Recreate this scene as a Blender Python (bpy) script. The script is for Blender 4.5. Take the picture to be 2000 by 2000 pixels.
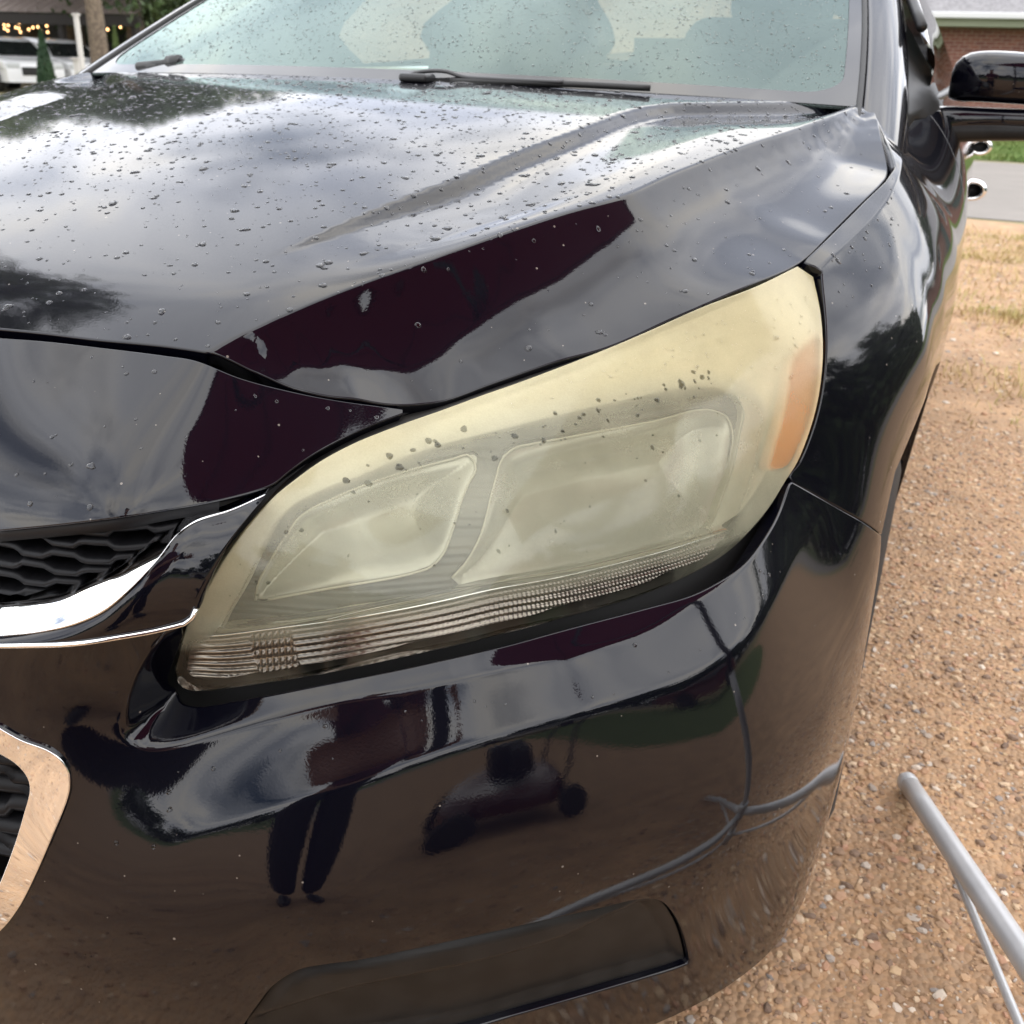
import bpy, math, random
import numpy as np
from mathutils import Vector, Matrix, geometry
random.seed(7); rng = np.random.default_rng(7)
PI = math.pi
for o in list(bpy.data.objects): bpy.data.objects.remove(o)
sc = bpy.context.scene; col = sc.collection

# ------------------------------------------------------------------ camera
CAM = np.array([0.9228, -0.4970, 1.15]); YAW = 0.38720; PITCH = math.atan(870/2000); ROLL = math.radians(2.0)
_f = np.array([-math.sin(YAW)*math.cos(PITCH), math.cos(YAW)*math.cos(PITCH), -math.sin(PITCH)])
_r = np.array([math.cos(YAW), math.sin(YAW), 0.0]); _u = np.cross(_r, _f)
CR = math.cos(ROLL)*_r + math.sin(ROLL)*_u; CU = -math.sin(ROLL)*_r + math.cos(ROLL)*_u; CF = _f
cd = bpy.data.cameras.new('camera'); cam = bpy.data.objects.new('camera', cd); col.objects.link(cam)
cam.matrix_world = Matrix(((CR[0], CU[0], -CF[0], CAM[0]), (CR[1], CU[1], -CF[1], CAM[1]), (CR[2], CU[2], -CF[2], CAM[2]), (0, 0, 0, 1)))
cd.lens = 36; cd.sensor_width = 36; cd.clip_start = 0.02; cd.clip_end = 600
cd.dof.use_dof = True; cd.dof.focus_distance = 0.90; cd.dof.aperture_fstop = 11.5
sc.camera = cam
# ------------------------------------------------------------------ light
SUN_EL, SUN_AZ = math.radians(50), math.radians(72)
w = bpy.data.worlds.new('World'); sc.world = w; w.use_nodes = True
nt = w.node_tree; nt.nodes.clear()
def N(t, tree=None, **k):
    n = (tree or nt).nodes.new(t)
    for a, b in k.items():
        if a == 'ins':
            for i, v in b.items(): n.inputs[i].default_value = v
        else: setattr(n, a, b)
    return n
out = N('ShaderNodeOutputWorld'); sky = N('ShaderNodeTexSky', sky_type='NISHITA')
sky.sun_disc = False; sky.sun_elevation = SUN_EL; sky.sun_rotation = SUN_AZ; sky.dust_density = 1.5
bg1 = N('ShaderNodeBackground'); bg1.inputs[1].default_value = 0.12
nt.links.new(sky.outputs[0], bg1.inputs[0])
tc = N('ShaderNodeTexCoord'); sep = N('ShaderNodeSeparateXYZ'); nt.links.new(tc.outputs['Generated'], sep.inputs[0])
zz = N('ShaderNodeMath', operation='ABSOLUTE'); nt.links.new(sep.outputs[2], zz.inputs[0])
zp = N('ShaderNodeMath', operation='ADD', ins={1: 0.22}); nt.links.new(zz.outputs[0], zp.inputs[0])
cmb = N('ShaderNodeCombineXYZ')
for i in (0, 1):
    d = N('ShaderNodeMath', operation='DIVIDE'); nt.links.new(sep.outputs[i], d.inputs[0]); nt.links.new(zp.outputs[0], d.inputs[1]); nt.links.new(d.outputs[0], cmb.inputs[i])
n1 = N('ShaderNodeTexNoise', ins={'Scale': 1.3, 'Detail': 7.0, 'Roughness': 0.55, 'Distortion': 0.35}); nt.links.new(cmb.outputs[0], n1.inputs['Vector'])
n2 = N('ShaderNodeTexNoise', ins={'Scale': 2.1, 'Detail': 5.0, 'Roughness': 0.5, 'Distortion': 0.6})
mp = N('ShaderNodeMapping'); mp.inputs['Location'].default_value = (3.1, 1.7, 0.4); nt.links.new(cmb.outputs[0], mp.inputs[0]); nt.links.new(mp.outputs[0], n2.inputs['Vector'])
rc = N('ShaderNodeValToRGB'); rc.color_ramp.elements[0].position = 0.30; rc.color_ramp.elements[1].position = 0.46
nt.links.new(n1.outputs[0], rc.inputs[0])
rb = N('ShaderNodeValToRGB'); e = rb.color_ramp.elements
e[0].position = 0.33; e[0].color = (0.44, 0.47, 0.55, 1); e[1].position = 0.66; e[1].color = (1.0, 0.96, 0.90, 1)
m_ = e.new(0.5); m_.color = (0.78, 0.79, 0.83, 1)
nt.links.new(n2.outputs[0], rb.inputs[0])
bg2 = N('ShaderNodeBackground'); bg2.inputs[1].default_value = 3.0; nt.links.new(rb.outputs[0], bg2.inputs[0])
mx = N('ShaderNodeMixShader'); nt.links.new(rc.outputs[0], mx.inputs[0]); nt.links.new(bg1.outputs[0], mx.inputs[1]); nt.links.new(bg2.outputs[0], mx.inputs[2])
nt.links.new(mx.outputs[0], out.inputs[0])
sl = bpy.data.lights.new('sun', 'SUN'); sun = bpy.data.objects.new('sun', sl); col.objects.link(sun)
sl.energy = 0.5; sl.angle = math.radians(90); sl.color = (1.0, 0.93, 0.83)
sd = Vector((math.sin(SUN_AZ)*math.cos(SUN_EL), math.cos(SUN_AZ)*math.cos(SUN_EL), math.sin(SUN_EL)))
sun.rotation_euler = sd.to_track_quat('Z', 'Y').to_euler()
vs = sc.view_settings; sc.display_settings.display_device = 'sRGB'
vs.view_transform = 'Standard'; vs.look = 'None'; vs.exposure = 0.40; vs.gamma = 1; vs.use_curve_mapping = False
sc.render.engine = 'CYCLES'
sc.cycles.max_bounces = 12; sc.cycles.transparent_max_bounces = 24

# ------------------------------------------------------------------ materials
MATS = {}
def mat(name, color=(.5, .5, .5), rough=.5, metal=0., coat=0., coat_rough=.03, spec=.5, ior=None, trans=0., noise=None, bump=None, alpha=1.):
    """noise=(scale, colour2, lo, hi[, detail]); bump=(scale, strength, distance)"""
    m = bpy.data.materials.new(name); m.use_nodes = True; t = m.node_tree
    b = t.nodes['Principled BSDF']; b.inputs['Base Color'].default_value = (*color, 1)
    b.inputs['Roughness'].default_value = rough; b.inputs['Metallic'].default_value = metal
    b.inputs['Coat Weight'].default_value = coat; b.inputs['Coat Roughness'].default_value = coat_rough
    b.inputs['Specular IOR Level'].default_value = spec; b.inputs['Transmission Weight'].default_value = trans
    b.inputs['Alpha'].default_value = alpha
    if ior: b.inputs['IOR'].default_value = ior
    if noise or bump:
        c = t.nodes.new('ShaderNodeTexCoord')
    if noise:
        n = t.nodes.new('ShaderNodeTexNoise'); n.inputs['Scale'].default_value = noise[0]; n.inputs['Detail'].default_value = 6
        t.links.new(c.outputs['Object'], n.inputs['Vector'])
        r = t.nodes.new('ShaderNodeValToRGB'); r.color_ramp.elements[0].position = noise[2]; r.color_ramp.elements[1].position = noise[3]
        r.color_ramp.elements[0].color = (*color, 1); r.color_ramp.elements[1].color = (*noise[1], 1)
        t.links.new(n.outputs[0], r.inputs[0]); t.links.new(r.outputs[0], b.inputs['Base Color'])
    if bump:
        n = t.nodes.new('ShaderNodeTexNoise'); n.inputs['Scale'].default_value = bump[0]; n.inputs['Detail'].default_value = 3
        t.links.new(c.outputs['Object'], n.inputs['Vector'])
        bp = t.nodes.new('ShaderNodeBump'); bp.inputs['Strength'].default_value = bump[1]; bp.inputs['Distance'].default_value = bump[2]
        t.links.new(n.outputs[0], bp.inputs['Height']); t.links.new(bp.outputs[0], b.inputs['Normal']); t.links.new(bp.outputs[0], b.inputs['Coat Normal'])
    MATS[name] = m; return m
PAINT = mat('black_paint', (.0015, .0015, .004), .45, 0., 1., .012, spec=.02, bump=(420, .5, .00005)); PAINT.node_tree.nodes['Principled BSDF'].inputs['Coat IOR'].default_value = 1.47
def paint_dirt(m):
    t = m.node_tree; b = t.nodes['Principled BSDF']; c = N('ShaderNodeTexCoord', tree=t); v = N('ShaderNodeTexVoronoi', tree=t, ins={'Scale': 75.}); t.links.new(c.outputs['Object'], v.inputs[0])
    sp_ = N('ShaderNodeSeparateColor', tree=t); t.links.new(v.outputs['Color'], sp_.inputs[0]); th_ = N('ShaderNodeMath', tree=t, operation='MULTIPLY', ins={1: .11}); pw = N('ShaderNodeMath', tree=t, operation='POWER', ins={1: 5.}); t.links.new(sp_.outputs[0], pw.inputs[0]); t.links.new(pw.outputs[0], th_.inputs[0])
    lt = N('ShaderNodeMath', tree=t, operation='LESS_THAN'); t.links.new(v.outputs['Distance'], lt.inputs[0]); t.links.new(th_.outputs[0], lt.inputs[1])
    mx_ = N('ShaderNodeMix', tree=t, data_type='RGBA'); mx_.inputs[6].default_value = b.inputs['Base Color'].default_value[:]; mx_.inputs[7].default_value = (.16, .14, .12, 1); t.links.new(lt.outputs[0], mx_.inputs[0]); t.links.new(mx_.outputs[2], b.inputs['Base Color'])
    n = N('ShaderNodeTexNoise', tree=t, ins={'Scale': 9., 'Detail': 6.}); t.links.new(c.outputs['Object'], n.inputs[0]); r = N('ShaderNodeMapRange', tree=t, ins={1: .5, 2: .75, 3: .010, 4: .06}); t.links.new(n.outputs[0], r.inputs[0]); t.links.new(r.outputs[0], b.inputs['Coat Roughness'])
paint_dirt(PAINT)
BLACKP = mat('black_plastic', (.012, .012, .013), .42, bump=(900, .3, .0001))
GRILLE = mat('grille_plastic', (.005, .005, .006), .5, spec=.22)
GAP = mat('gap_black', (.004, .004, .004), .7)
SATIN = mat('satin_plastic', (.009, .0088, .0086), .40, spec=.22, noise=(30, (.014, .0135, .013), .4, .6), bump=(1500, .3, .00005))
CHROME = mat('chrome', (.86, .87, .88), .035, 1.)
RUBBER = mat('rubber', (.01, .01, .01), .55)
TYRE = mat('tyre_rubber', (.018, .017, .016), .8)

# ------------------------------------------------------------------ numeric helpers
def rays(px):
    px = np.atleast_2d(np.asarray(px, float))
    return CF + CR*((px[:, :1]-1000)/2000) - CU*((px[:, 1:]-1000)/2000)
def at(px, **k):
    d = rays(px)[0]; i = {'x': 0, 'y': 1, 'z': 2}[list(k)[0]]; v = list(k.values())[0]
    return CAM + d*(v-CAM[i])/d[i]
def curve(pts, n=None, step=None):
    P = np.asarray(pts, float)
    if len(P) == 2: D = P
    else:
        Q = np.vstack([2*P[0]-P[1], P, 2*P[-1]-P[-2]]); D = []
        for i in range(1, len(Q)-2):
            p0, p1, p2, p3 = Q[i-1:i+3]
            t0 = 0.; t1 = t0+max(np.linalg.norm(p1-p0), 1e-9)**.5; t2 = t1+max(np.linalg.norm(p2-p1), 1e-9)**.5; t3 = t2+max(np.linalg.norm(p3-p2), 1e-9)**.5
            t = np.linspace(t1, t2, 17)[:-1, None]
            A1 = (t1-t)/(t1-t0)*p0+(t-t0)/(t1-t0)*p1; A2 = (t2-t)/(t2-t1)*p1+(t-t1)/(t2-t1)*p2; A3 = (t3-t)/(t3-t2)*p2+(t-t2)/(t3-t2)*p3
            B1 = (t2-t)/(t2-t0)*A1+(t-t0)/(t2-t0)*A2; B2 = (t3-t)/(t3-t1)*A2+(t-t1)/(t3-t1)*A3
            D.append((t2-t)/(t2-t1)*B1+(t-t1)/(t2-t1)*B2)
        D = np.vstack(D+[P[-1:]])
    s = np.r_[0, np.cumsum(np.linalg.norm(np.diff(D, axis=0), axis=1))]
    if n is None: n = max(2, int(round(s[-1]/step))+1)
    u = np.linspace(0, s[-1], n)
    return np.stack([np.interp(u, s, D[:, i]) for i in range(D.shape[1])], 1)
class TPS:
    def __init__(self, P, v, lam=1e-4):
        P = np.asarray(P, float); v = np.asarray(v, float); n = len(P); self.P = P
        K = self.k(P, P)+lam*np.eye(n); Q = np.c_[np.ones(n), P]
        A = np.block([[K, Q], [Q.T, np.zeros((3, 3))]]); s = np.linalg.solve(A, np.r_[v, 0, 0, 0]); self.w = s[:n]; self.a = s[n:]
    @staticmethod
    def k(A, B):
        d2 = ((A[:, None]-B[None])**2).sum(2); return .5*d2*np.log(d2+1e-12)
    def __call__(self, A):
        A = np.asarray(A, float); out = np.empty(len(A))
        for i in range(0, len(A), 20000): a = A[i:i+20000]; out[i:i+20000] = self.k(a, self.P)@self.w+self.a[0]+a@self.a[1:]
        return out
def sstep(a, b, x): t = np.clip((x-a)/(b-a), 0, 1); return t*t*(3-2*t)
def softplus(x, k): return np.where(x > 20*k, x, k*np.log1p(np.exp(np.clip(x/k, -40, 20))))
def dist_poly(P, L):
    """signed distance to open polyline L (+ on its left) and arc fraction"""
    A = L[:-1]; B = L[1:]; d = B-A; best = np.full(len(P), 1e9); sg = np.ones(len(P)); fr = np.zeros(len(P))
    s = np.r_[0, np.cumsum(np.linalg.norm(d, axis=1))]
    for i in range(len(A)):
        ap = P-A[i]; t = np.clip((ap@d[i])/(d[i]@d[i]+1e-12), 0, 1); q = ap-t[:, None]*d[i]; D = np.hypot(q[:, 0], q[:, 1])
        c = d[i, 0]*ap[:, 1]-d[i, 1]*ap[:, 0]; m = D < best-1e-9
        best[m] = D[m]; sg[m] = np.sign(c[m]); fr[m] = (s[i]+t[m]*(s[i+1]-s[i]))/s[-1]
    return best*sg, fr
def inside(P, poly):
    x, y = P[:, 0], P[:, 1]; r = np.zeros(len(P), bool); q = np.roll(poly, -1, 0)
    for (x1, y1), (x2, y2) in zip(poly, q):
        c = ((y1 > y) != (y2 > y)); r ^= c & (x < (x2-x1)*(y-y1)/((y2-y1) if y2 != y1 else 1e-12)+x1)
    return r
def hit(F, px, t0=.35, t1=3.6, n=420):
    """t of first outside->inside crossing along camera rays; nearest approach if it misses"""
    D = rays(px); T = np.linspace(t0, t1, n); m = len(D)
    V = F((CAM+D[:, None, :]*T[None, :, None]).reshape(-1, 3)).reshape(m, n)
    cr_ = (V[:, :-1] > 0) & (V[:, 1:] <= 0); has = cr_.any(1); i = np.where(has, cr_.argmax(1), V.argmin(1).clip(1, n-2))
    lo = T[np.where(has, i, i)]; hi = T[i+1]
    for _ in range(30):
        mid = (lo+hi)/2; v = F(CAM+D*mid[:, None]); up = v > 0; lo = np.where(up, mid, lo); hi = np.where(up, hi, mid)
    t = np.where(has, (lo+hi)/2, T[i])
    return CAM+D*t[:, None]

# ------------------------------------------------------------------ object helpers
def link(o, parent=None):
    col.objects.link(o)
    if parent: o.parent = parent
    return o
def mesh_obj(name, V, F, m, parent=None, normals=None, smooth=True):
    me = bpy.data.meshes.new(name); V = np.asarray(V, float)
    if isinstance(F, np.ndarray) and F.ndim == 2:
        k = F.shape[1]; me.vertices.add(len(V)); me.vertices.foreach_set('co', V.astype(np.float32).ravel())
        me.loops.add(F.size); me.loops.foreach_set('vertex_index', F.astype(np.int32).ravel())
        me.polygons.add(len(F)); me.polygons.foreach_set('loop_start', np.arange(0, F.size, k, dtype=np.int32)); me.polygons.foreach_set('loop_total', np.full(len(F), k, np.int32))
        me.update(calc_edges=True)
    else: me.from_pydata(V.tolist(), [], [list(map(int, f)) for f in F]); me.update()
    me.polygons.foreach_set('use_smooth', [smooth]*len(me.polygons))
    if normals is not None: me.normals_split_custom_set_from_vertices([tuple(map(float, n)) for n in normals])
    if m is not None: me.materials.append(m)
    return link(bpy.data.objects.new(name, me), parent)
def empty(name, loc=(0, 0, 0), rz=0, label=None, cat=None, group=None, parent=None):
    o = bpy.data.objects.new(name, None); o.location = loc; o.rotation_euler = (0, 0, rz); o.empty_display_size = .1
    link(o, parent); tag(o, label, cat, group); return o
def tag(o, label=None, cat=None, group=None, kind=None):
    for k, v in (('label', label), ('category', cat), ('group', group), ('kind', kind)):
        if v: o[k] = v
    return o
def grid_mesh(name, G, m, parent=None, flip=False, closed=False):
    """G (n,m,3) lattice -> smooth mesh"""
    n, k = G.shape[:2]; V = G.reshape(-1, 3); kk = k if closed else k-1
    F = [(i*k+j, i*k+(j+1) % k, (i+1)*k+(j+1) % k, (i+1)*k+j) for i in range(n-1) for j in range(kk)]
    F = np.array(F); F = F[:, ::-1] if flip else F
    return mesh_obj(name, V, F, m, parent)
def lattice(nodes, nu, nv):
    """interpolate rows/cols of nodes with centripetal curves"""
    nodes = np.asarray(nodes, float); a = np.stack([curve(r, nv) for r in nodes]); return np.stack([curve(a[:, j], nu) for j in range(nv)], 1)
def tube(name, pts, r, m, parent=None, n=12, caps=True, squash=None):
    P = np.asarray(pts, float); R = np.full(len(P), r) if np.isscalar(r) else np.asarray(r, float); V = []; T = np.gradient(P, axis=0)
    ref = np.array([0, 0, 1.]) if abs(T[0][2])/np.linalg.norm(T[0]) < .9 else np.array([1., 0, 0]); up = ref
    for p, t, rr in zip(P, T, R):
        t = t/np.linalg.norm(t); s = np.cross(up, t); s /= np.linalg.norm(s); up = np.cross(t, s)
        q = squash or 1.
        for a in np.linspace(0, 2*PI, n, endpoint=False): V.append(p+rr*(math.cos(a)*s+math.sin(a)*q*up))
    F = [(i*n+j, i*n+(j+1) % n, (i+1)*n+(j+1) % n, (i+1)*n+j) for i in range(len(P)-1) for j in range(n)]
    if caps: F.append(tuple(range(n))[::-1]); F.append(tuple((len(P)-1)*n+j for j in range(n)))
    o = mesh_obj(name, V, F, m, parent); return o
def box(name, c, s, m, parent=None, bevel=0.0, rot=None, smooth=False):
    x, y, z = [k/2 for k in s]
    V = np.array([(a*x, b*y, d*z) for a in (-1, 1) for b in (-1, 1) for d in (-1, 1)])
    F = [(0, 1, 3, 2), (4, 6, 7, 5), (0, 4, 5, 1), (2, 3, 7, 6), (0, 2, 6, 4), (1, 5, 7, 3)]
    o = mesh_obj(name, V, F, m, parent, smooth=smooth); o.location = c
    if rot: o.rotation_euler = rot
    if bevel:
        b = o.modifiers.new('b', 'BEVEL'); b.width = bevel; b.segments = 3
    return o
def normals_of(pos, ab, eps=1.1e-3):
    e0 = np.array([eps, 0]); e1 = np.array([0, eps])
    n = np.cross(pos(ab+e0)-pos(ab-e0), pos(ab+e1)-pos(ab-e1)); return n/np.linalg.norm(n, axis=1)[:, None]
def resample_closed(P, step):
    out_ = []
    for a, b in zip(P, np.roll(P, -1, 0)):
        L = np.linalg.norm(b-a); k = max(1, int(round(L/step)));
        if L < 1e-7: continue
        out_.append(a+(b-a)*np.linspace(0, 1, k, endpoint=False)[:, None])
    return np.vstack(out_)
def panel(name, pos, outline, spacing, m, parent=None, holes=(), roll=.0016, depth=.012, sign=1, feats=()):
    """surface panel over a parameter-space outline: CDT mesh + analytic normals + rolled edges"""
    loops = [resample_closed(np.asarray(p, float), spacing) for p in [outline, *holes]]
    lo, hi = loops[0].min(0), loops[0].max(0); h = spacing*.866
    gx = np.arange(lo[0], hi[0], spacing); gy = np.arange(lo[1], hi[1], h)
    X, Y = np.meshgrid(gx, gy); X = X+(np.arange(len(gy)) % 2)[:, None]*spacing/2; I = np.c_[X.ravel(), Y.ravel()]
    ok = inside(I, loops[0])
    for q in loops[1:]: ok &= ~inside(I, q)
    I = I[ok]; B = np.vstack(loops)
    if len(feats):
        ex = []
        for L in feats:
            L = curve(L, step=spacing*.6); t_ = np.gradient(L, axis=0); t_ /= np.linalg.norm(t_, axis=1)[:, None]+1e-12; nn_ = np.c_[-t_[:, 1], t_[:, 0]]
            near = np.ones(len(I), bool)
            for i in range(0, len(I), 4000): near[i:i+4000] = ((I[i:i+4000, None]-L[None])**2).sum(2).min(1) > .0095**2
            I = I[near]; ex += [L+nn_*o_ for o_ in (-.008, -.0055, -.0035, -.002, -.0008, .0004, .0015, .003, .005, .008)]
        ex = np.vstack(ex); _, ui = np.unique(np.round(ex/.0011).astype(int), axis=0, return_index=True); ex = ex[np.sort(ui)]; ok = inside(ex, loops[0])
        for q in loops[1:]: ok &= ~inside(ex, q)
        ex = ex[ok]; far = np.array([((B-p)**2).sum(1).min() > .0009**2 for p in ex]); ex = ex[far]
    else: ex = np.zeros((0, 2))
    keep = np.ones(len(I), bool)
    for i in range(0, len(I), 4000):
        keep[i:i+4000] = (((I[i:i+4000, None]-B[None])**2).sum(2).min(1) > (.5*spacing)**2)
    I = I[keep]; P = np.vstack([B, I, ex]); E = []; k = 0
    for q in loops: n_ = len(q); E += [(k+i, k+(i+1) % n_) for i in range(n_)]; k += n_
    v, e, f, ov, oe, of = geometry.delaunay_2d_cdt([Vector(p) for p in P], E, [], 1, 1e-7)
    v = np.array([tuple(a) for a in v]); f = np.array([tuple(a) for a in f])
    c = v[f].mean(1); ok = inside(c, loops[0])
    for q in loops[1:]: ok &= ~inside(c, q)
    f = f[ok]; A = v[f]; ar = np.cross(A[:, 1]-A[:, 0], A[:, 2]-A[:, 0]); f[ar < 0] = f[ar < 0][:, ::-1]
    if sign < 0: f = f[:, ::-1]
    V = pos(v); Nn = normals_of(pos, v)*sign; Vs = [V]; Ns = [Nn]; Fs = [f]; base = len(V)
    if roll:
        for li, q in enumerate(loops):
            t = np.roll(q, -1, 0)-np.roll(q, 1, 0); t /= np.linalg.norm(t, axis=1)[:, None]+1e-12
            area = .5*np.sum(q[:, 0]*np.roll(q[:, 1], -1)-np.roll(q[:, 0], -1)*q[:, 1])
            o2 = np.c_[t[:, 1], -t[:, 0]]*np.sign(area)*(1 if li == 0 else -1)
            p0 = pos(q); nn = normals_of(pos, q)*sign; o3 = pos(q+o2*1e-3)-p0; o3 -= (o3*nn).sum(1)[:, None]*nn; o3 /= np.linalg.norm(o3, axis=1)[:, None]+1e-9
            R = roll; rings = [(p0, nn), (p0+o3*R*.7-nn*R*.3, nn*.7+o3*.7), (p0+o3*R-nn*R, o3+nn*.05), (p0+o3*R-nn*depth, o3)]
            k = len(q); off = base
            for a, b in rings: Vs.append(a); Ns.append(b/np.linalg.norm(b, axis=1)[:, None])
            base += 4*k; ff = []
            ccw = (area > 0) ^ (li > 0) ^ (sign < 0)
            for r_ in range(3):
                i = np.arange(k); j = (i+1) % k; a0 = off+r_*k
                q4 = np.c_[a0+i, a0+k+i, a0+k+j, a0+j] if ccw else np.c_[a0+i, a0+j, a0+k+j, a0+k+i]
                ff += [q4[:, [0, 1, 2]], q4[:, [0, 2, 3]]]
            Fs += ff
    V = np.vstack(Vs); Nn = np.vstack(Ns); F = np.vstack(Fs)
    return mesh_obj(name, V, F, m, parent, Nn)

# ------------------------------------------------------------------ body surfaces (metres; x to the car's left, y backwards, z up)
def T0(x, y):
    s = 1.25-y; return 1.135-.06*s-.118*s*s*np.sign(s)-(.04+.10*np.clip(s, -.2, 2))*x*x
def hitz(Tf, px): return hit(lambda P: P[:, 2]-Tf(P[:, 0], P[:, 1]), px)
roll_px = curve([(0, 548), (220, 565), (400, 580), (520, 572), (700, 518), (900, 450), (1100, 398)], 40)
roll_xy = hitz(T0, roll_px)[:, :2]; roll_xy = np.vstack([np.c_[-roll_xy[::-1, 0]+0.0, roll_xy[::-1, 1]][:-1], roll_xy])
def T1(x, y):
    x = np.asarray(x, float); P = np.c_[x.ravel(), np.asarray(y, float).ravel()]
    z = T0(P[:, 0], P[:, 1]); d, fr = dist_poly(P, roll_xy); u = np.abs(fr-.5)*2
    z -= .16*softplus(-d, .016)*(1-sstep(.55, .98, u))
    return z.reshape(x.shape)
crease_px = curve([(417, 683), (540, 625), (650, 578), (831, 512), (976, 459), (1103, 416), (1230, 378), (1300, 345), (1445, 288), (1554, 252), (1662, 212), (1690, 200)], 60)
crease = hitz(T1, crease_px)
gap_px = [(824, 790), (940, 755), (1085, 704), (1193, 674), (1300, 625), (1372, 594), (1445, 562), (1517, 533), (1557, 514), (1590, 485), (1626, 449), (1680, 395), (1717, 359), (1731, 335)]
gap_y = [.325, .370, .430, .48, .535, .57, .615, .67, .71, .75, .815, .91, .99, 1.05]
gapA = np.array([at(p, y=y) for p, y in zip(gap_px, gap_y)])
gapB = np.array([at(p, y=y) for p, y in [((1720, 275), 1.14), ((1706, 217), 1.25)]])
nose_px = [(507, 727), (616, 767), (722, 779)]; nose_y = [.228, .252, .285]
gapN = np.array([at(p, y=y) for p, y in zip(nose_px, nose_y)])
gap0 = hitz(T1, [(417, 687)])
creaseC = np.vstack([crease, [(.757, 1.30, float(T1(np.array([.757]), np.array([1.30]))[0]))]])
gapC = curve(np.vstack([gap0, gapN, gapA, gapB, [(.768, 1.30, 1.117)]]), 120)
def along(L, fr):
    s_ = np.r_[0, np.cumsum(np.linalg.norm(np.diff(L[:, :2], axis=0), axis=1))]; return np.interp(fr*s_[-1], s_, L[:, 2])
# raised dome edge: a step running from mid hood back to the windscreen corner
stepA = hitz(T1, curve([(490, 518), (650, 452), (777, 398), (904, 350), (1012, 303), (1139, 255), (1230, 220), (1300, 206), (1400, 203), (1600, 201)], 50))[:, :2]
gapC = curve(gapC, 31); _cr = curve(creaseC, 31); _u = np.array([0, .12, .3, .5, .7, .88, 1.0]); _pts = []
for _i in range(31):
    _w = np.linalg.norm(gapC[_i]-_cr[_i])
    for u in _u:
        if _i == 0 and u > 0: continue
        p = _cr[_i]*(1-u)+gapC[_i]*u; p = p.copy(); p[2] -= .018*4*u*(1-u)*min(1, _w/.12)*(1+.5*(1-2*u)); _pts.append(p)
_pts = np.array(_pts); flankS = TPS(_pts[:, :2], _pts[:, 2], 2.5e-5)
def hoodz(x, y):
    x = np.abs(np.asarray(x, float)); sh = x.shape; x = x.ravel(); y = np.asarray(y, float).ravel(); P = np.c_[x, y]
    t = T1(x, y); d, fr = dist_poly(P, stepA); dc, fc = dist_poly(P, creaseC[:, :2])
    amp = .0145*sstep(.0, .28, fr)*sstep(0, .04, dc)
    wd = .014+.020*fr
    t = t-amp*sstep(-wd/2, wd/2, -d)*(1-sstep(.02, .16, -d))
    fl = flankS(P); k = .0012; z = -np.logaddexp(-t/k, -fl/k)*k
    m_ = sstep(.012, .03, dc)*1.0; m_ = np.maximum(m_, 1-sstep(.30, .345, x))
    return (t*m_+z*(1-m_)).reshape(sh)
hpos = lambda ab: np.c_[ab, hoodz(ab[:, 0], ab[:, 1])]
def hood_hit(px): return hit(lambda P: P[:, 2]-hoodz(P[:, 0], P[:, 1]), px, n=260)

# front wrap: radius about a vertical axis at (0, 1.05)
AX = 1.05
def polar(P): return np.arctan2(P[:, 0], AX-P[:, 1]), np.hypot(P[:, 0], AX-P[:, 1])
noseg = hitz(T1, [(0, 655), (181, 672), (326, 690), (417, 700)])
ctl = [(0, 0, .50), (0, 0, .35), (0, .02, .2), (0, .01, .65), (0, .045, .76), (0, .10, .83), (0, .19, .925), (.3, .03, .5), (.3, .03, .35), (.3, .045, .2), (.5, .085, .5), (.5, .085, .35), (.5, .10, .2),
       (.7, .22, .5), (.72, .25, .35), (.70, .25, .2), (.82, .36, .5), (.83, .38, .35), (.82, .38, .2), (.89, .50, .52), (.89, .50, .36), (.885, .50, .2), (.913, .62, .52), (.916, .62, .36), (.906, .62, .18), (.913, .75, .6), (.916, .78, .45), (.91, .78, .2)]
ctl += [tuple(p) for p in noseg]
for p, y in [((0, 1033), .05), ((240, 1010), .07), ((456, 1050), .13), ((360, 1343), .105), ((400, 1180), .11), ((620, 900), .215), ((1606, 700), .645), ((1597, 790), .62), ((1575, 870), .59), ((1545, 940), .56), ((1630, 990), .605), ((1715, 1044), .665),
             ((780, 1283), .175), ((1000, 1235), .235), ((1200, 1170), .32), ((1350, 1117), .40), ((1460, 1040), .48), ((1000, 1000), .27), ((1300, 850), .44), ((700, 1100), .17)]: ctl.append(tuple(at(p, y=y)))
ctl += [tuple(p) for p in gapN]+[tuple(p) for p in gapA[:9]]
ctl = np.array(ctl); th, rr = polar(ctl)
KA = 1.03
_th = np.r_[th, -th[ctl[:, 0] > .02]]; _z = np.r_[ctl[:, 2], ctl[ctl[:, 0] > .02, 2]]; _r = np.r_[rr, rr[ctl[:, 0] > .02]]
frontR = TPS(np.c_[_th*KA, _z], _r, 6e-4)
def front_pos(off=0.):
    def pos(ab):
        th = ab[:, 0]/KA; r = frontR(ab)+(off(ab) if callable(off) else off)
        return np.c_[r*np.sin(th), AX-r*np.cos(th), ab[:, 1]]
    return pos
def front_hit(px, off=0.):
    def F(P):
        th, r = polar(P); ab = np.c_[th*KA, P[:, 2]]; v = r-frontR(ab)-(off(ab) if callable(off) else off)
        return v
    P = hit(F, px, .5, 2.2, 240); th, r = polar(P); return np.c_[th*KA, P[:, 2]]
P3 = lambda L, n=None, step=12: curve(L, n, step)

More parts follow.
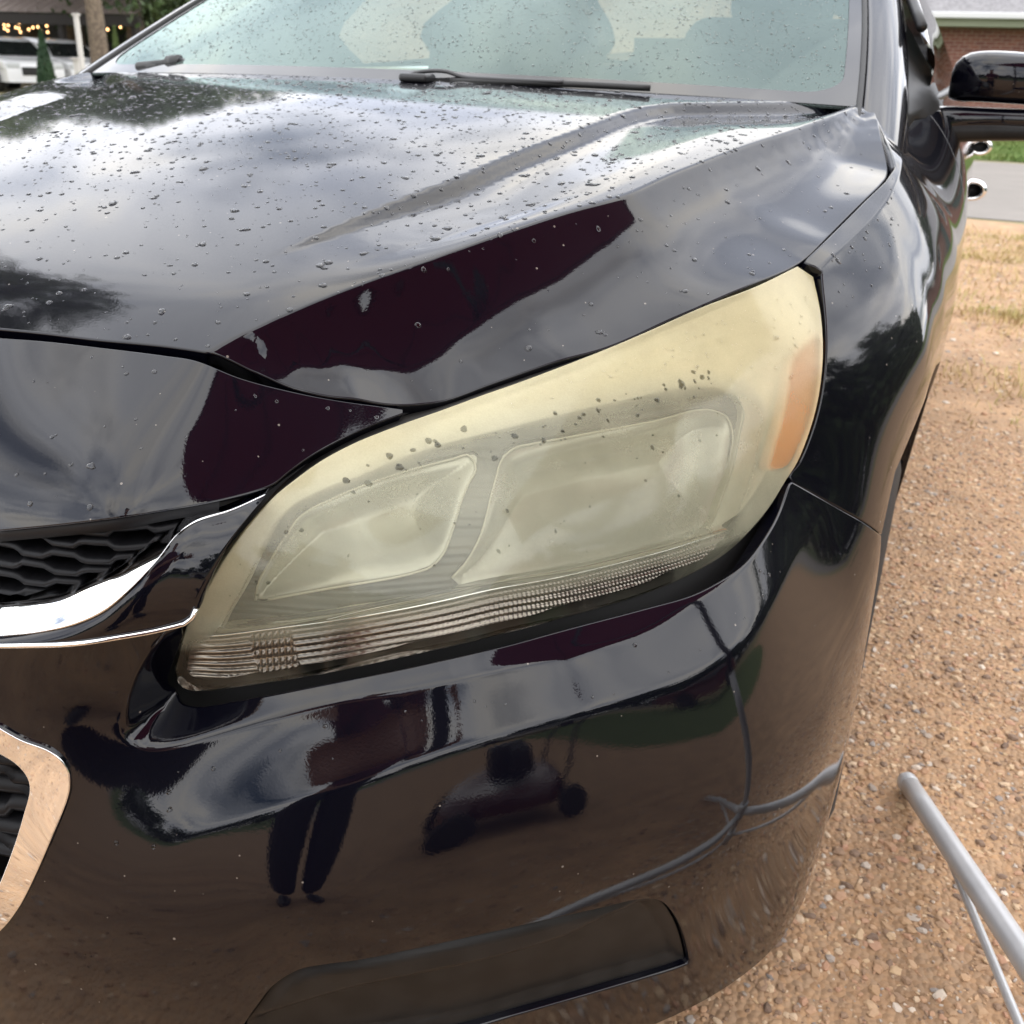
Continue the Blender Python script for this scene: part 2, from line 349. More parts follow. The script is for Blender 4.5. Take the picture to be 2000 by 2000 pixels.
# side body: radius about a lengthwise axis at (x .40, z .62)
SX, SZ, KS = .40, .62, .5
def spol(P): return np.arctan2(P[:, 2]-SZ, P[:, 0]-SX), np.hypot(P[:, 0]-SX, P[:, 2]-SZ)
sc_ctl = []
lens_right_px = [(1590, 560), (1606, 654), (1606, 708), (1597, 780), (1579, 846), (1554, 907), (1538, 936)]
seam_px = [(1541, 938), (1590, 965), (1640, 993), (1690, 1022), (1722, 1045)]
fa = front_hit(lens_right_px); fpts = front_pos()(fa); fs = front_pos()(front_hit(seam_px))
sc_ctl += [tuple(p) for p in fpts[1:]]+[tuple(p) for p in fs]
sc_ctl += [tuple(p) for p in gapA[8:]]+[tuple(p) for p in gapB]+[(.765, 1.29, 1.119)]
for y, row in {.70: [(.60, .912), (.45, .912), (.3, .905)], .85: [(.6, .905), (.7, .918), (.78, .926), (.84, .922), (.91, .888)], 1.0: [(.3, .89), (.6, .905), (.7, .92), (.8, .932), (.87, .930), (.94, .902)],
               1.3: [(.3, .89), (.6, .915), (.75, .934), (.85, .942), (.93, .932), (1.02, .885), (1.09, .815)], 1.6: [(.3, .90), (.6, .925), (.8, .943), (.88, .946), (.97, .932), (1.05, .895), (1.11, .845)],
               2.2: [(.25, .89), (.6, .93), (.8, .944), (.9, .945), (1.0, .925), (1.12, .86)], 3.0: [(.25, .89), (.6, .93), (.8, .944), (.92, .945), (1.02, .925), (1.15, .86)], 3.8: [(.25, .88), (.6, .92), (.8, .932), (.93, .93), (1.04, .91), (1.17, .85)], 4.7: [(.3, .74), (.6, .76), (.8, .77), (.95, .76), (1.1, .70)]}.items():
    for z, x in row: sc_ctl.append((x, y, z))
sc_ctl = np.array(sc_ctl); sp, sr = spol(sc_ctl)
sideT = TPS(np.c_[sc_ctl[:, 1], sp*KS], sr, 2.0e-3)
def _prof(P):
    q = curve(P, 200); ph = np.arctan2(q[:, 1]-SZ, q[:, 0]-SX)*KS; r = np.hypot(q[:, 0]-SX, q[:, 1]-SZ); k = np.exp(-np.linspace(-2, 2, 25)**2); return ph, np.convolve(np.pad(r, 12, 'edge'), k/k.sum(), 'valid')
_low = [(.86, .10), (.885, .22), (.914, .4), (.931, .6), (.943, .76), (.945, .86)]
_pf = _prof(_low+[(.926, .94), (.882, 1.0), (.836, 1.045), (.792, 1.09), (.745, 1.14), (.69, 1.19)]); _pr = _prof(_low+[(.938, .95), (.915, 1.03), (.878, 1.09), (.79, 1.16), (.70, 1.22)])
def sideR(ab):
    w_ = sstep(.92, 1.26, ab[:, 0]); v_ = sstep(1.24, 1.62, ab[:, 0]); p_ = np.interp(ab[:, 1], *_pf)*(1-v_)+np.interp(ab[:, 1], *_pr)*v_
    return sideT(ab)*(1-w_)+w_*(p_-.22*np.clip(ab[:, 0]-3.8, 0, 1)**2)
def side_pos(off=0.):
    def pos(ab):
        p = ab[:, 1]/KS; r = sideR(ab)+(off(ab) if callable(off) else off)
        return np.c_[SX+r*np.cos(p), ab[:, 0], SZ+r*np.sin(p)]
    return pos
def side_hit(px, off=0.):
    def F(P):
        p, r = spol(P); return r-sideR(np.c_[P[:, 1], p*KS])-off
    P = hit(F, px, .8, 4.0, 300); p, r = spol(P); return np.c_[P[:, 1], p*KS]
fcrease = side_hit(curve([(1582, 536), (1655, 470), (1713, 409), (1745, 350), (1758, 290)], n=24)); fcrease = np.vstack([[fcrease[0]*2-fcrease[3]], fcrease])
def fen_off(ab):
    d, fr = dist_poly(ab, fcrease); return .0085*np.exp(-np.sqrt(d*d+.0012**2)/.030)*(1-sstep(.75, 1, fr))
def side_ab(y, z):  # parameter of the side point at given y, z
    y = np.atleast_1d(np.asarray(y, float)); z = np.atleast_1d(np.asarray(z, float)); p = np.arctan2(z-SZ, .53)
    for _ in range(12): r = sideR(np.c_[y, p*KS]); p = np.arcsin(np.clip((z-SZ)/r, -.99, .99))
    return np.c_[y, p*KS]
def mirror_x(o, parent=None):
    c = o.copy(); c.scale = (-o.scale[0], o.scale[1], o.scale[2]); c.location = (-o.location[0], o.location[1], o.location[2]); link(c, parent or o.parent); return c

car = empty('car', (0, 1.0, 0), label='black sedan with water beads on its hood and a yellowed headlight', cat='car')
def under(o):  # parent a part that was modelled in world space
    o.parent = car; o.matrix_parent_inverse = Matrix.Translation((0, -1.0, 0)); return o

# ------------------------------------------------------------------ hood
g = lambda L, **k: curve(L, **k)
front_edge_px = [(0, 640), (90, 649), (181, 660), (326, 674), (417, 687)]
fe = hood_hit(g(front_edge_px, n=24))[:, :2]
fe2 = g(np.array([at(p, y=y) for p, y in zip([(417, 687)]+nose_px+[(824, 790)], [fe[-1, 1]]+nose_y+[.325])])[:, :2], n=26)
ge = g(np.vstack([gapA, gapB, [(.765, 1.285, 1.119)]])[:, :2], n=70)
rear = g([(.765, 1.285), (.70, 1.245), (.55, 1.20), (.30, 1.155), (0, 1.14)], n=24)
half = np.vstack([fe, fe2[1:], ge[1:] if np.linalg.norm(fe2[-1]-ge[0]) < .001 else ge, rear[1:]])
x0 = fe[0, 0]; center = g([(0., fe[0, 1]-.012), (x0*.5, fe[0, 1]-.008), (x0, fe[0, 1])], n=8)
half = np.vstack([center[:-1], half])
hood_out = np.vstack([half, np.c_[-half[::-1, 0], half[::-1, 1]][1:-1]])
hood = under(panel('hood', hpos, hood_out, .0075, PAINT, depth=.02, roll=.0022, feats=[creaseC[:, :2]]))
under(panel('hood_underframe', lambda ab: hpos(ab)-np.array([0, 0, .035]), np.vstack([hood_out*[1.02, 1.0]]), .03, GAP, roll=0))

# ------------------------------------------------------------------ front end
FH = lambda L, off=0., step=10: front_hit(curve(L, step=step), off)
nose_top = [(0, 662), (90, 669), (181, 679), (326, 697), (380, 706), (471, 741), (580, 769), (660, 784), (786, 801)]
nose_bot = [(786, 806), (717, 832), (650, 864), (600, 893), (560, 922), (536, 942), (505, 955), (420, 977), (326, 994), (217, 1010), (110, 1023), (0, 1034)]
nt_, nb_ = FH(nose_top), FH(nose_bot)
cen_t = nt_[0].copy(); 
def mirror_out(P):  # P runs from centre-top outward and back to centre-bottom; mirror in a
    return np.vstack([P, P[::-1]*[-1, 1]])
noseP = np.vstack([[[0, nt_[0, 1]+.002]], nt_, nb_, [[0, nb_[-1, 1]-.003]]])
under(panel('nose_panel', front_pos(0), mirror_out(noseP), .008, PAINT, depth=.02, roll=.0016))
lens_bl = [(344, 1306), (346, 1325), (360, 1343), (388, 1348), (470, 1339), (609, 1318), (780, 1283), (976, 1238), (1121, 1199), (1266, 1155), (1350, 1119), (1420, 1077), (1467, 1032), (1503, 988), (1535, 936), (1556, 903), (1579, 846), (1597, 780), (1606, 708), (1606, 654), (1601, 603), (1588, 541)]
lens_top = [(1588, 539), (1561, 522)]
lens_tl = [(1559, 522), (1481, 560), (1372, 602), (1266, 649), (1193, 680), (1085, 722), (1012, 749), (940, 774), (867, 801), (788, 829), (700, 864), (650, 889), (616, 910), (580, 937), (543, 967), (489, 1026), (435, 1103), (398, 1168), (372, 1215), (353, 1271), (344, 1304)]
LO = .003
lensP = np.vstack([FH(lens_bl, LO), FH(lens_tl, LO)])
# bumper features, all in (a, z)
P1, P2 = .022, .046
def wfade(ab): return 1-sstep(.86, 1.13, ab[:, 0].__abs__())
crease1_px = [(326, 1229), (305, 1262), (285, 1300), (266, 1362), (266, 1402), (290, 1424), (326, 1429), (435, 1412), (563, 1388), (700, 1360), (831, 1333), (976, 1300), (1121, 1266), (1266, 1215), (1350, 1165), (1420, 1124), (1465, 1088), (1500, 1040), (1530, 985), (1545, 945)]
crease2_px = [(60, 2100), (138, 1988), (181, 1898), (235, 1789), (290, 1702), (362, 1640), (543, 1575), (700, 1528), (809, 1488), (940, 1448), (1121, 1398), (1266, 1354), (1350, 1322), (1420, 1282), (1470, 1245), (1530, 1180), (1600, 1100), (1680, 1030)]
c1 = FH(crease1_px, P1, 14); c2 = FH(crease2_px, P2, 20)
pocket = np.vstack([c1, FH([(1535, 925), (1450, 900), (1000, 1000), (600, 1050), (420, 1100), (330, 1215)], 0, 40)])
def bump_off(ab):
    ab = ab.copy(); ab[:, 0] = np.abs(ab[:, 0]); wf = wfade(ab)
    d2, _ = dist_poly(ab, c2); fa_ = sstep(.36, .52, ab[:, 0]); o_ = P2-.042*np.tanh(.44*softplus(d2, .0018)/.042)*fa_
    o_ -= .10*softplus(-d2, .01)
    d1, fr = dist_poly(ab, c1); ins = inside(ab, pocket); dd = np.where(ins, np.abs(d1), -np.abs(d1))
    o_ = o_*(1-np.clip(softplus(dd, .0012)/.030, 0, 1.0))-.006*sstep(.03, .06, dd)
    return o_*wf
chrome_low = [(0, 1263), (145, 1259), (240, 1246), (326, 1229)]
b_top = FH(chrome_low, P2)
b_lens = FH([(372, 1216), (352, 1268), (339, 1306), (341, 1330), (356, 1352), (388, 1358), (470, 1349), (609, 1328), (780, 1293), (976, 1248), (1121, 1210), (1266, 1166), (1352, 1130), (1424, 1087), (1472, 1041), (1508, 997), (1536, 945)], 0.0)
b_seam = front_hit(curve([(1541, 942), (1590, 969), (1640, 997), (1690, 1026), (1721, 1049)], step=10))
yz = lambda x, y, z: np.array([math.atan2(x, AX-y)*KA, z])
arch = curve([b_seam[-1], yz(.91, .685, .60), yz(.91, .672, .5), yz(.91, .665, .35), yz(.905, .67, .2)], n=30)
lip = np.vstack([curve([(b_[0], .175) for b_ in [yz(.905, .67, .2), yz(.7, .3, .2), yz(.3, .05, .2), yz(0, 0, .2)]], n=60)])
bump_half = np.vstack([[[0, b_top[0, 1]]], b_top, front_hit([(350, 1223)], .03), b_lens, b_seam, arch[1:], lip])
lg_px_out = [(0, 1417), (47, 1443), (105, 1466), (134, 1495), (139, 1525), (134, 1554), (105, 1626), (72, 1702), (43, 1760), (18, 1796), (0, 1815)]
lg_px_in = [(0, 1463), (36, 1485), (58, 1510), (65, 1535), (54, 1583), (33, 1651), (11, 1709), (0, 1735)]
gob = front_hit(curve(lg_px_out, step=8), bump_off); gib = front_hit(curve(lg_px_in, step=8), bump_off)
def closeg(P): return np.vstack([[[0, P[0, 1]+.015]], P, [[0, P[-1, 1]-.012]]])
gout, gin = mirror_out(closeg(gob)), mirror_out(closeg(gib))
fog_px = [(471, 2003), (500, 1962), (530, 1925), (580, 1894), (640, 1882), (700, 1874), (820, 1850), (940, 1824), (1157, 1776), (1266, 1754), (1300, 1762), (1331, 1805), (1349, 1868), (1349, 1880), (1331, 1890), (1193, 1932), (1012, 1984), (900, 2016), (700, 2050), (520, 2070), (455, 2045)]
fogR = front_hit(curve(fog_px, step=10), bump_off)[:-1]
fogL = (fogR*[-1, 1])[::-1]
def shrink(P, dd_):
    t_ = np.roll(P, -1, 0)-np.roll(P, 1, 0); t_ /= np.linalg.norm(t_, axis=1)[:, None]; ar = .5*np.sum(P[:, 0]*np.roll(P[:, 1], -1)-np.roll(P[:, 0], -1)*P[:, 1]); return P-np.c_[t_[:, 1], -t_[:, 0]]*np.sign(ar)*dd_
bpos = front_pos(bump_off)
bumper = under(panel('front_bumper', bpos, mirror_out(bump_half), .0062, PAINT, holes=(gout, fogR, fogL), depth=.02, roll=.0024, feats=[c1, c2[::-1]]))
# black structure behind the gaps, with openings for the lamps and grilles
inner_out = np.vstack([[[0, .915]], front_hit([(0, 600)], -.03)*[1, 0]+[0, .91], [yz(.5, .42, .86)], [yz(.80, .85, .90)], [yz(.89, .75, .75)], [yz(.89, .70, .5)], [yz(.88, .68, .22)], [[0, .2]]])
lensHole = lensP*1.0
ug_px = [(0, 1040), (110, 1030), (217, 1018), (326, 1001), (400, 985), (400, 1012), (340, 1045), (272, 1085), (217, 1118), (163, 1143), (109, 1165), (0, 1180)]
ug = mirror_out(np.vstack([[[0, front_hit([(0, 1040)])[0, 1]]], front_hit(curve(ug_px[:5], step=20)), front_hit(curve(ug_px[5:], step=20)), [[0, front_hit([(0, 1180)])[0, 1]]]]))
under(panel('front_backing', front_pos(-.022), mirror_out(inner_out), .02, GAP, holes=(lensHole, (lensHole*[-1, 1])[::-1], ug, gin), roll=0))

# chrome bar: outer upper face looks up, lower face looks forward
U = [(0, 1178), (109, 1165), (163, 1143), (217, 1118), (272, 1082), (326, 1046), (355, 1022), (417, 1009), (489, 980), (518, 966)]
Mm = [(0, 1243), (72, 1236), (145, 1220), (203, 1194), (254, 1151), (308, 1093), (344, 1046), (380, 1020), (450, 998), (517, 968)]
Lw = [(0, 1263), (145, 1259), (230, 1247), (326, 1229), (374, 1212), (392, 1168), (420, 1110), (452, 1055), (485, 1010), (518, 970)]
n_ = 70
def row(px, off): ab = front_hit(curve(px, n=n_), off); return front_pos(off)(ab)
rU = row(U, .008); rM = row(Mm, .040); rL = row(Lw, .0475)
def between(A, B, t): return A*(1-t)+B*t
outw = front_pos(.01)(front_hit(curve(Mm, n=n_), .02))-front_pos(0)(front_hit(curve(Mm, n=n_), .02)); outw /= np.linalg.norm(outw, axis=1)[:, None]
tap = (1-sstep(.75, 1, np.linspace(0, 1, n_)))[:, None]
rows = [rU-outw*.02, rU-outw*.002, rU]
for t in (.2, .4, .6, .8, .93): rows.append(between(rU, rM, t)+outw*.004*math.sin(PI*t)*tap)
rows.append(rM+outw*0); Gt = np.stack(rows+[rM-outw*.004]); rows = [rM-outw*.003]
for t in (.1, .3, .5, .7, .9): rows.append(between(rM, rL, t)+outw*.003*math.sin(PI*t)*tap)
rows += [rL, rL-outw*.02]
both = lambda G_: np.concatenate([G_[:, ::-1]*[-1, 1, 1], G_], 1)
chrome = under(grid_mesh('chrome_bar', both(Gt), CHROME, flip=True)); under(grid_mesh('chrome_bar_painted_reflection', both(np.stack(rows)), PAINT, flip=True))  # lower face in black paint: chrome's dark reflection put into the colour
lipc = rL+outw*.0015; lipc[:, 2] += .0015; lipc = lipc[:int(n_*.64)]; under(tube('chrome_lip', np.vstack([(lipc*[-1, 1, 1])[::-1], lipc])[::2], .0022, CHROME))
# upper grille: black cavity, backing and stepped slats
grille = empty('upper_grille', (0, 0, 0)); under(grille)
def gpanel(nm, off, outl, sp, m, **k): o = panel(nm, front_pos(off), outl, sp, m, grille, **k); return o
gpanel('grille_backing', -.07, mirror_out(np.array([(0, .86), (.40, .86), (.36, .66), (0, .66)])), .03, GAP, roll=0)
def slat(z0, k):
    rowsA = []
    A = np.linspace(-.40, .40, 161); step = .012*np.clip(np.sin(A*2*PI/.058+k*PI)*4, -1, 1)*.5
    zc = z0+step*.40+.03*np.abs(A)
    for dz, off in ((.0026, -.05), (.003, -.012), (.001, -.006), (-.003, -.010), (-.004, -.05)):
        rowsA.append(front_pos(off)(np.c_[A, zc+dz]))
    return np.stack(rowsA)
for k, z in enumerate(np.arange(.787, .70, -.0125)): grid_mesh('slat', slat(z, k), GRILLE, grille, flip=True)
rail = front_hit(curve([(0, 1045), (217, 1023), (326, 1003), (430, 985)], n=30), -.008)
rl = [front_pos(o_)(np.c_[rail[:, 0], rail[:, 1]+dz]) for dz, o_ in ((.012, -.04), (.008, -.006), (-.004, -.004), (-.01, -.04))]
R4 = np.stack(rl); R4 = np.concatenate([R4[:, ::-1]*[-1, 1, 1], R4], 1); grid_mesh('rail', R4, GRILLE, grille, flip=True)
# lower grille
lgr = empty('lower_grille', (0, 0, 0)); under(lgr)
panel('grille_surround', front_pos(lambda ab: bump_off(ab)+.004), gout, .0035, CHROME, lgr, holes=(gin,), roll=.001, depth=.02)
panel('grille_backing', front_pos(-.06), gout*[1.02, 1], .03, GAP, lgr, roll=0)
zlo, zhi = gin[:, 1].min(), gin[:, 1].max()
for k, z in enumerate(np.linspace(zlo+.015, zhi-.012, 9)):
    A = np.linspace(-.31, .31, 125); st = .0045*np.clip(np.sin(A*2*PI/.07+k*1.3)*5, -1, 1)
    G = np.stack([front_pos(o_)(np.c_[A, z+st+dz]) for dz, o_ in ((.010, -.045), (.009, P2-.036), (.002, P2-.028), (-.006, P2-.034), (-.008, -.045))])
    grid_mesh('slat', G, GRILLE, lgr, flip=True)
for a in (-.2, -.12, -.04, .04, .12, .2):
    G = np.stack([front_pos(P2-.032)(np.c_[np.full(12, a+da), np.linspace(zlo, zhi, 12)]) for da in (-.004, .004)]); grid_mesh('bar', G, BLACKP, lgr)
# fog covers
def fog_off(ab):
    d, _ = dist_poly(ab, np.vstack([fogR, fogR[:1]])); d = np.abs(d); a, z = ab[:, 0], ab[:, 1]
    zc = fogR[:, 1].min()+(.5*(fogR[:, 1].max()-fogR[:, 1].min()))
    base = bump_off(ab)-.007+.007*sstep(.001, .016, d)
    fl = FOGL(a) - z
    return base-.014*sstep(-.004, .016, fl)*sstep(.0, .02, d)*sstep(1.08, .90, a)
lv = front_hit(curve([(471, 1990), (700, 1935), (960, 1885), (1100, 1845), (1180, 1805), (1260, 1770)], n=30), .03); FOGL = lambda a: np.interp(a, lv[:, 0], lv[:, 1])
fog = under(panel('fog_cover', front_pos(fog_off), shrink(fogR, .0045), .005, SATIN, roll=.001, depth=.01)); under(mirror_x(fog))

# ------------------------------------------------------------------ headlight
lamp = empty('headlight', (0, 0, 0), parent=None); under(lamp); lamp['label'] = 'headlight with yellowed hazy lens, amber side reflector and ribbed lower strip'
def lens_mat():
    m = bpy.data.materials.new('hazed_lens'); m.use_nodes = True; t = m.node_tree; t.nodes.clear(); A = lambda *a, **k: N(*a, tree=t, **k)
    o = A('ShaderNodeOutputMaterial'); at_ = A('ShaderNodeAttribute', attribute_name='haze'); c = A('ShaderNodeTexCoord')
    n = A('ShaderNodeTexNoise', ins={'Scale': 9., 'Detail': 6., 'Roughness': .6}); t.links.new(c.outputs['Object'], n.inputs['Vector'])
    n2 = A('ShaderNodeTexNoise', ins={'Scale': 700., 'Detail': 2.}); t.links.new(c.outputs['Object'], n2.inputs['Vector'])
    a1 = A('ShaderNodeMath', operation='MULTIPLY_ADD', ins={1: .60, 2: -.30}); t.links.new(n.outputs[0], a1.inputs[0])
    a2 = A('ShaderNodeMath', operation='MULTIPLY_ADD', ins={1: .16, 2: -.08}); t.links.new(n2.outputs[0], a2.inputs[0])
    s1 = A('ShaderNodeMath', operation='ADD'); t.links.new(at_.outputs['Fac'], s1.inputs[0]); t.links.new(a1.outputs[0], s1.inputs[1])
    s2 = A('ShaderNodeMath', operation='ADD', use_clamp=True); t.links.new(s1.outputs[0], s2.inputs[0]); t.links.new(a2.outputs[0], s2.inputs[1])
    yl = A('ShaderNodeAttribute', attribute_name='yellow')
    cm = A('ShaderNodeMix', data_type='RGBA'); cm.inputs[6].default_value = (.40, .41, .32, 1); cm.inputs[7].default_value = (.72, .65, .41, 1); t.links.new(yl.outputs['Fac'], cm.inputs[0])
    df = A('ShaderNodeBsdfDiffuse'); tl = A('ShaderNodeBsdfTranslucent'); t.links.new(cm.outputs[2], df.inputs[0]); t.links.new(cm.outputs[2], tl.inputs[0])
    m1 = A('ShaderNodeMixShader', ins={0: .3}); t.links.new(df.outputs[0], m1.inputs[1]); t.links.new(tl.outputs[0], m1.inputs[2])
    tr = A('ShaderNodeBsdfTransparent'); tr.inputs[0].default_value = (.93, .93, .88, 1)
    m2 = A('ShaderNodeMixShader'); t.links.new(s2.outputs[0], m2.inputs[0]); t.links.new(tr.outputs[0], m2.inputs[1]); t.links.new(m1.outputs[0], m2.inputs[2])
    gl = A('ShaderNodeBsdfGlossy', ins={'Roughness': .10}); fr = A('ShaderNodeFresnel', ins={'IOR': 1.40})
    m3 = A('ShaderNodeMixShader'); t.links.new(fr.outputs[0], m3.inputs[0]); t.links.new(m2.outputs[0], m3.inputs[1]); t.links.new(gl.outputs[0], m3.inputs[2])
    t.links.new(m3.outputs[0], o.inputs[0]); return m
LENS = lens_mat()
lens = panel('lens', front_pos(LO), lensP, .004, LENS, lamp, roll=.0015, depth=.014)
divider_px = [(345, 1243), (379, 1242), (430, 1240), (540, 1226), (650, 1212), (780, 1190), (867, 1172), (954, 1152), (1085, 1128), (1193, 1103), (1302, 1074), (1350, 1059), (1420, 1036), (1500, 985)]
div = FH(divider_px, -.02, 14)
def lens_fields():
    me = lens.data; co = np.empty(len(me.vertices)*3, np.float32); me.vertices.foreach_get('co', co); co = co.reshape(-1, 3)
    th_, _ = polar(co); ab = np.c_[th_*KA, co[:, 2]]; d, fr = dist_poly(ab, div)
    a0, a1 = lensP[:, 0].min(), lensP[:, 0].max(); u = (ab[:, 0]-a0)/(a1-a0)
    dr_, _ = dist_poly(ab, np.vstack([rec, rec[:1]])); inn = inside(ab, rec); q_ = np.where(inn, -np.abs(dr_), np.abs(dr_)); hz = .03+.33*sstep(-.004, .006, d)+.24*sstep(-.006, .012, q_)*sstep(-.002, .02, d)
    hz += .22*sstep(.78, .92, u); am_ = front_hit(curve(amber_px, step=8)); da_, _ = dist_poly(ab, np.vstack([am_, am_[:1]])); hz -= .36*sstep(-.003, .005, np.where(inside(ab, am_), np.abs(da_), -np.abs(da_))); tone = .12+.25*sstep(.03, .12, d)+.60*sstep(-.004, .03, q_)*sstep(.02, .10, d)+.25*sstep(.5, .9, u)
    for nm, v in (('haze', hz), ('yellow', np.clip(tone, 0, 1))):
        at_ = me.attributes.new(nm, 'FLOAT', 'POINT'); at_.data.foreach_set('value', v.astype(np.float32))
BEZEL = mat('lamp_bezel', (.78, .75, .60), .30, .2); REFL = mat('lamp_reflector', (.50, .50, .42), .34, .5, bump=(55, .15, .003))
SHELF = mat('lamp_shelf', (.14, .145, .13), .4, .3); DARKLAMP = mat('lamp_housing', (.03, .028, .026), .5)
AMBER = mat('amber_reflector', (.80, .30, .07), .35, 0., bump=(500, .4, .0006)); STRIP = mat('lamp_strip', (.26, .235, .22), .18, .85)
recess_px = [(430, 1234), (446, 1199), (479, 1143), (523, 1052), (561, 993), (616, 960), (704, 925), (780, 893), (867, 864), (1012, 827), (1193, 784), (1350, 753), (1409, 757), (1445, 777), (1458, 802), (1452, 846), (1438, 914), (1416, 976), (1390, 1034), (1350, 1052), (1302, 1067), (1193, 1096), (1085, 1121), (954, 1145), (867, 1165), (780, 1183), (650, 1205), (540, 1220)]
rec = front_hit(curve(recess_px, step=10), -.02)
ins_out = lensP.copy(); c_ = ins_out.mean(0)
# bezel plate with an opening, upper part only (above the divider)
above = np.vstack([FH([(352, 1240), (400, 1168), (440, 1103), (492, 1028), (545, 970), (582, 940), (618, 913), (652, 892), (702, 867), (790, 832), (869, 804), (1014, 752), (1195, 683), (1268, 652), (1374, 605), (1483, 563), (1560, 526), (1584, 543), (1597, 605), (1601, 654), (1601, 708), (1592, 780), (1574, 846), (1550, 900), (1500, 980), (1421, 1036)], -.012, 12), div[::-1][np.r_[False, np.ones(len(div)-1, bool)]]])
above = np.vstack([FH([(352, 1240), (400, 1168), (440, 1103), (492, 1028), (545, 970), (582, 940), (618, 913), (652, 892), (702, 867), (790, 832), (869, 804), (1014, 752), (1195, 683), (1268, 652), (1374, 605), (1483, 563), (1560, 526)], -.012, 12), FH([(1584, 543), (1597, 605), (1601, 654), (1601, 708), (1592, 780), (1574, 846), (1550, 900), (1500, 975), (1424, 1032)], -.012, 12), front_hit(curve([(1416, 1038), (1350, 1060), (1302, 1075), (1193, 1104), (1085, 1129), (954, 1153), (867, 1173), (780, 1191), (650, 1213), (540, 1227), (430, 1241), (380, 1243)], step=12), -.02)])
bz = front_hit(curve([(560, 900), (760, 850), (1000, 790), (1300, 700), (1500, 640)], n=20), -.015)
def bez_off(ab):
    d, _ = dist_poly(ab, bz); return -.016-.006*sstep(-.008, .008, -d)+.002*np.cos(np.clip(d/.02, -PI, PI))+.0012*np.sin(d/.0042)*sstep(.004, .02, d)
panel('bezel', front_pos(bez_off), above, .005, BEZEL, lamp, holes=(rec,), roll=.002, depth=.03)
bowlR_px = [(882, 1128), (911, 1096), (940, 1041), (962, 958), (987, 885), (1012, 873), (1103, 855), (1230, 831), (1300, 817), (1336, 806), (1383, 800), (1416, 813), (1429, 837), (1425, 889), (1416, 936), (1394, 1001), (1376, 1032), (1302, 1060), (1193, 1088), (1085, 1113), (954, 1140), (900, 1148)]
bowlL_px = [(500, 1171), (502, 1146), (530, 1092), (556, 1050), (590, 1005), (640, 978), (704, 950), (800, 918), (900, 893), (930, 890), (931, 905), (904, 968), (886, 1027), (867, 1078), (846, 1103), (820, 1114), (780, 1125), (650, 1147), (560, 1163), (515, 1172)]
bR = front_hit(curve(bowlR_px, step=9), -.032); bL = front_hit(curve(bowlL_px, step=9), -.032)
shelf_out = rec.copy(); cc = shelf_out.mean(0); shelf_out = cc+(shelf_out-cc)*1.04
panel('shelf', front_pos(lambda ab: -.033+.0012*np.sin(ab[:, 1]*900)), shelf_out, .0035, SHELF, lamp, holes=(bR, bL), roll=0)
def bowl(nm, B, dep, wid):
    Bc = np.vstack([B, B[:1]])
    def off(ab):
        d = np.abs(dist_poly(ab, Bc)[0]); return -.034-dep*(1-np.exp(-(d/wid)**2))-.10*np.clip(d, 0, .004)
    cc = B.mean(0); return panel(nm, front_pos(off), cc+(B-cc)*1.0, .0024, REFL, lamp, roll=.0018, depth=-.002)
bowl('low_beam_reflector', bR, .045, .026); bowl('high_beam_reflector', bL, .040, .020)
amber_px = [(1592, 650), (1560, 676), (1542, 706), (1534, 760), (1524, 815), (1506, 880), (1500, 915), (1534, 910), (1557, 872), (1577, 828), (1589, 780), (1597, 720), (1599, 668)]
RIM = mat('lamp_rim', (.62, .60, .48), .3, .2)
for B_ in (bR, bL, rec):
    q_ = np.vstack([B_, B_[:2]]); tube('reflector_rim', front_pos(-.031 if B_ is not rec else -.024)(curve(q_[::4], step=.004)), .0011, RIM, lamp, 8)
lens_fields()
# ribbed lower strip
low_px_a = [(1416, 1044), (1350, 1066), (1302, 1081), (1193, 1110), (1085, 1135), (954, 1159), (867, 1179), (780, 1197), (650, 1219), (540, 1233), (430, 1247), (378, 1250)]
low_px_b = [(374, 1262), (366, 1290), (364, 1312), (376, 1326), (400, 1330), (470, 1322), (609, 1300), (780, 1265), (976, 1220), (1121, 1181), (1266, 1138), (1330, 1112), (1384, 1090)]
lowP = np.vstack([front_hit(curve(low_px_a, step=12), -.016), front_hit(curve(low_px_b, step=12), -.012)])
dv = div
def rib_off(ab):
    d, fr = dist_poly(ab, dv); a = ab[:, 0]
    o_ = -.017+.0022*np.abs(np.sin(d*PI/.0062))+.0006*np.sin(a*2*PI/.0045)*sstep(.3, .5, fr)
    w_ = ((fr > .10) & (fr < .16)); o_ = np.where(w_, -.017+.0025*np.abs(np.sin(a*PI/.0058))*np.abs(np.sin(d*PI/.0085)), o_)
    return o_
panel('turn_signal_strip', front_pos(rib_off), lowP, .0016, STRIP, lamp, roll=.001, depth=.02)
dl = FH(divider_px[1:-1], -.012, 12)
grid_mesh('divider_trim', np.stack([front_pos(o_)(np.c_[dl[:, 0], dl[:, 1]+dz]) for dz, o_ in ((.0012, -.03), (.0012, -.0108), (0, -.010), (-.0012, -.0108), (-.0012, -.03))]), CHROME, lamp, flip=True)
amber_px_ = [(1590, 648), (1554, 676), (1533, 706), (1527, 760), (1519, 815), (1500, 880), (1493, 915), (1530, 912), (1556, 872), (1577, 828), (1589, 780), (1597, 720), (1598, 668)]
panel('amber_reflector', front_pos(-.008), front_hit(curve(amber_px, step=8), -.008), .004, AMBER, lamp, roll=.001, depth=.01)
hb = front_hit(curve(lens_bl+lens_tl, step=16), -.004); cc = hb.mean(0)
panel('housing', front_pos(-.13), cc+(hb-cc)*1.03, .02, DARKLAMP, lamp, roll=0)
Hb = [front_pos(o_)(hb) for o_ in (-.005, -.03, -.06, -.13)]
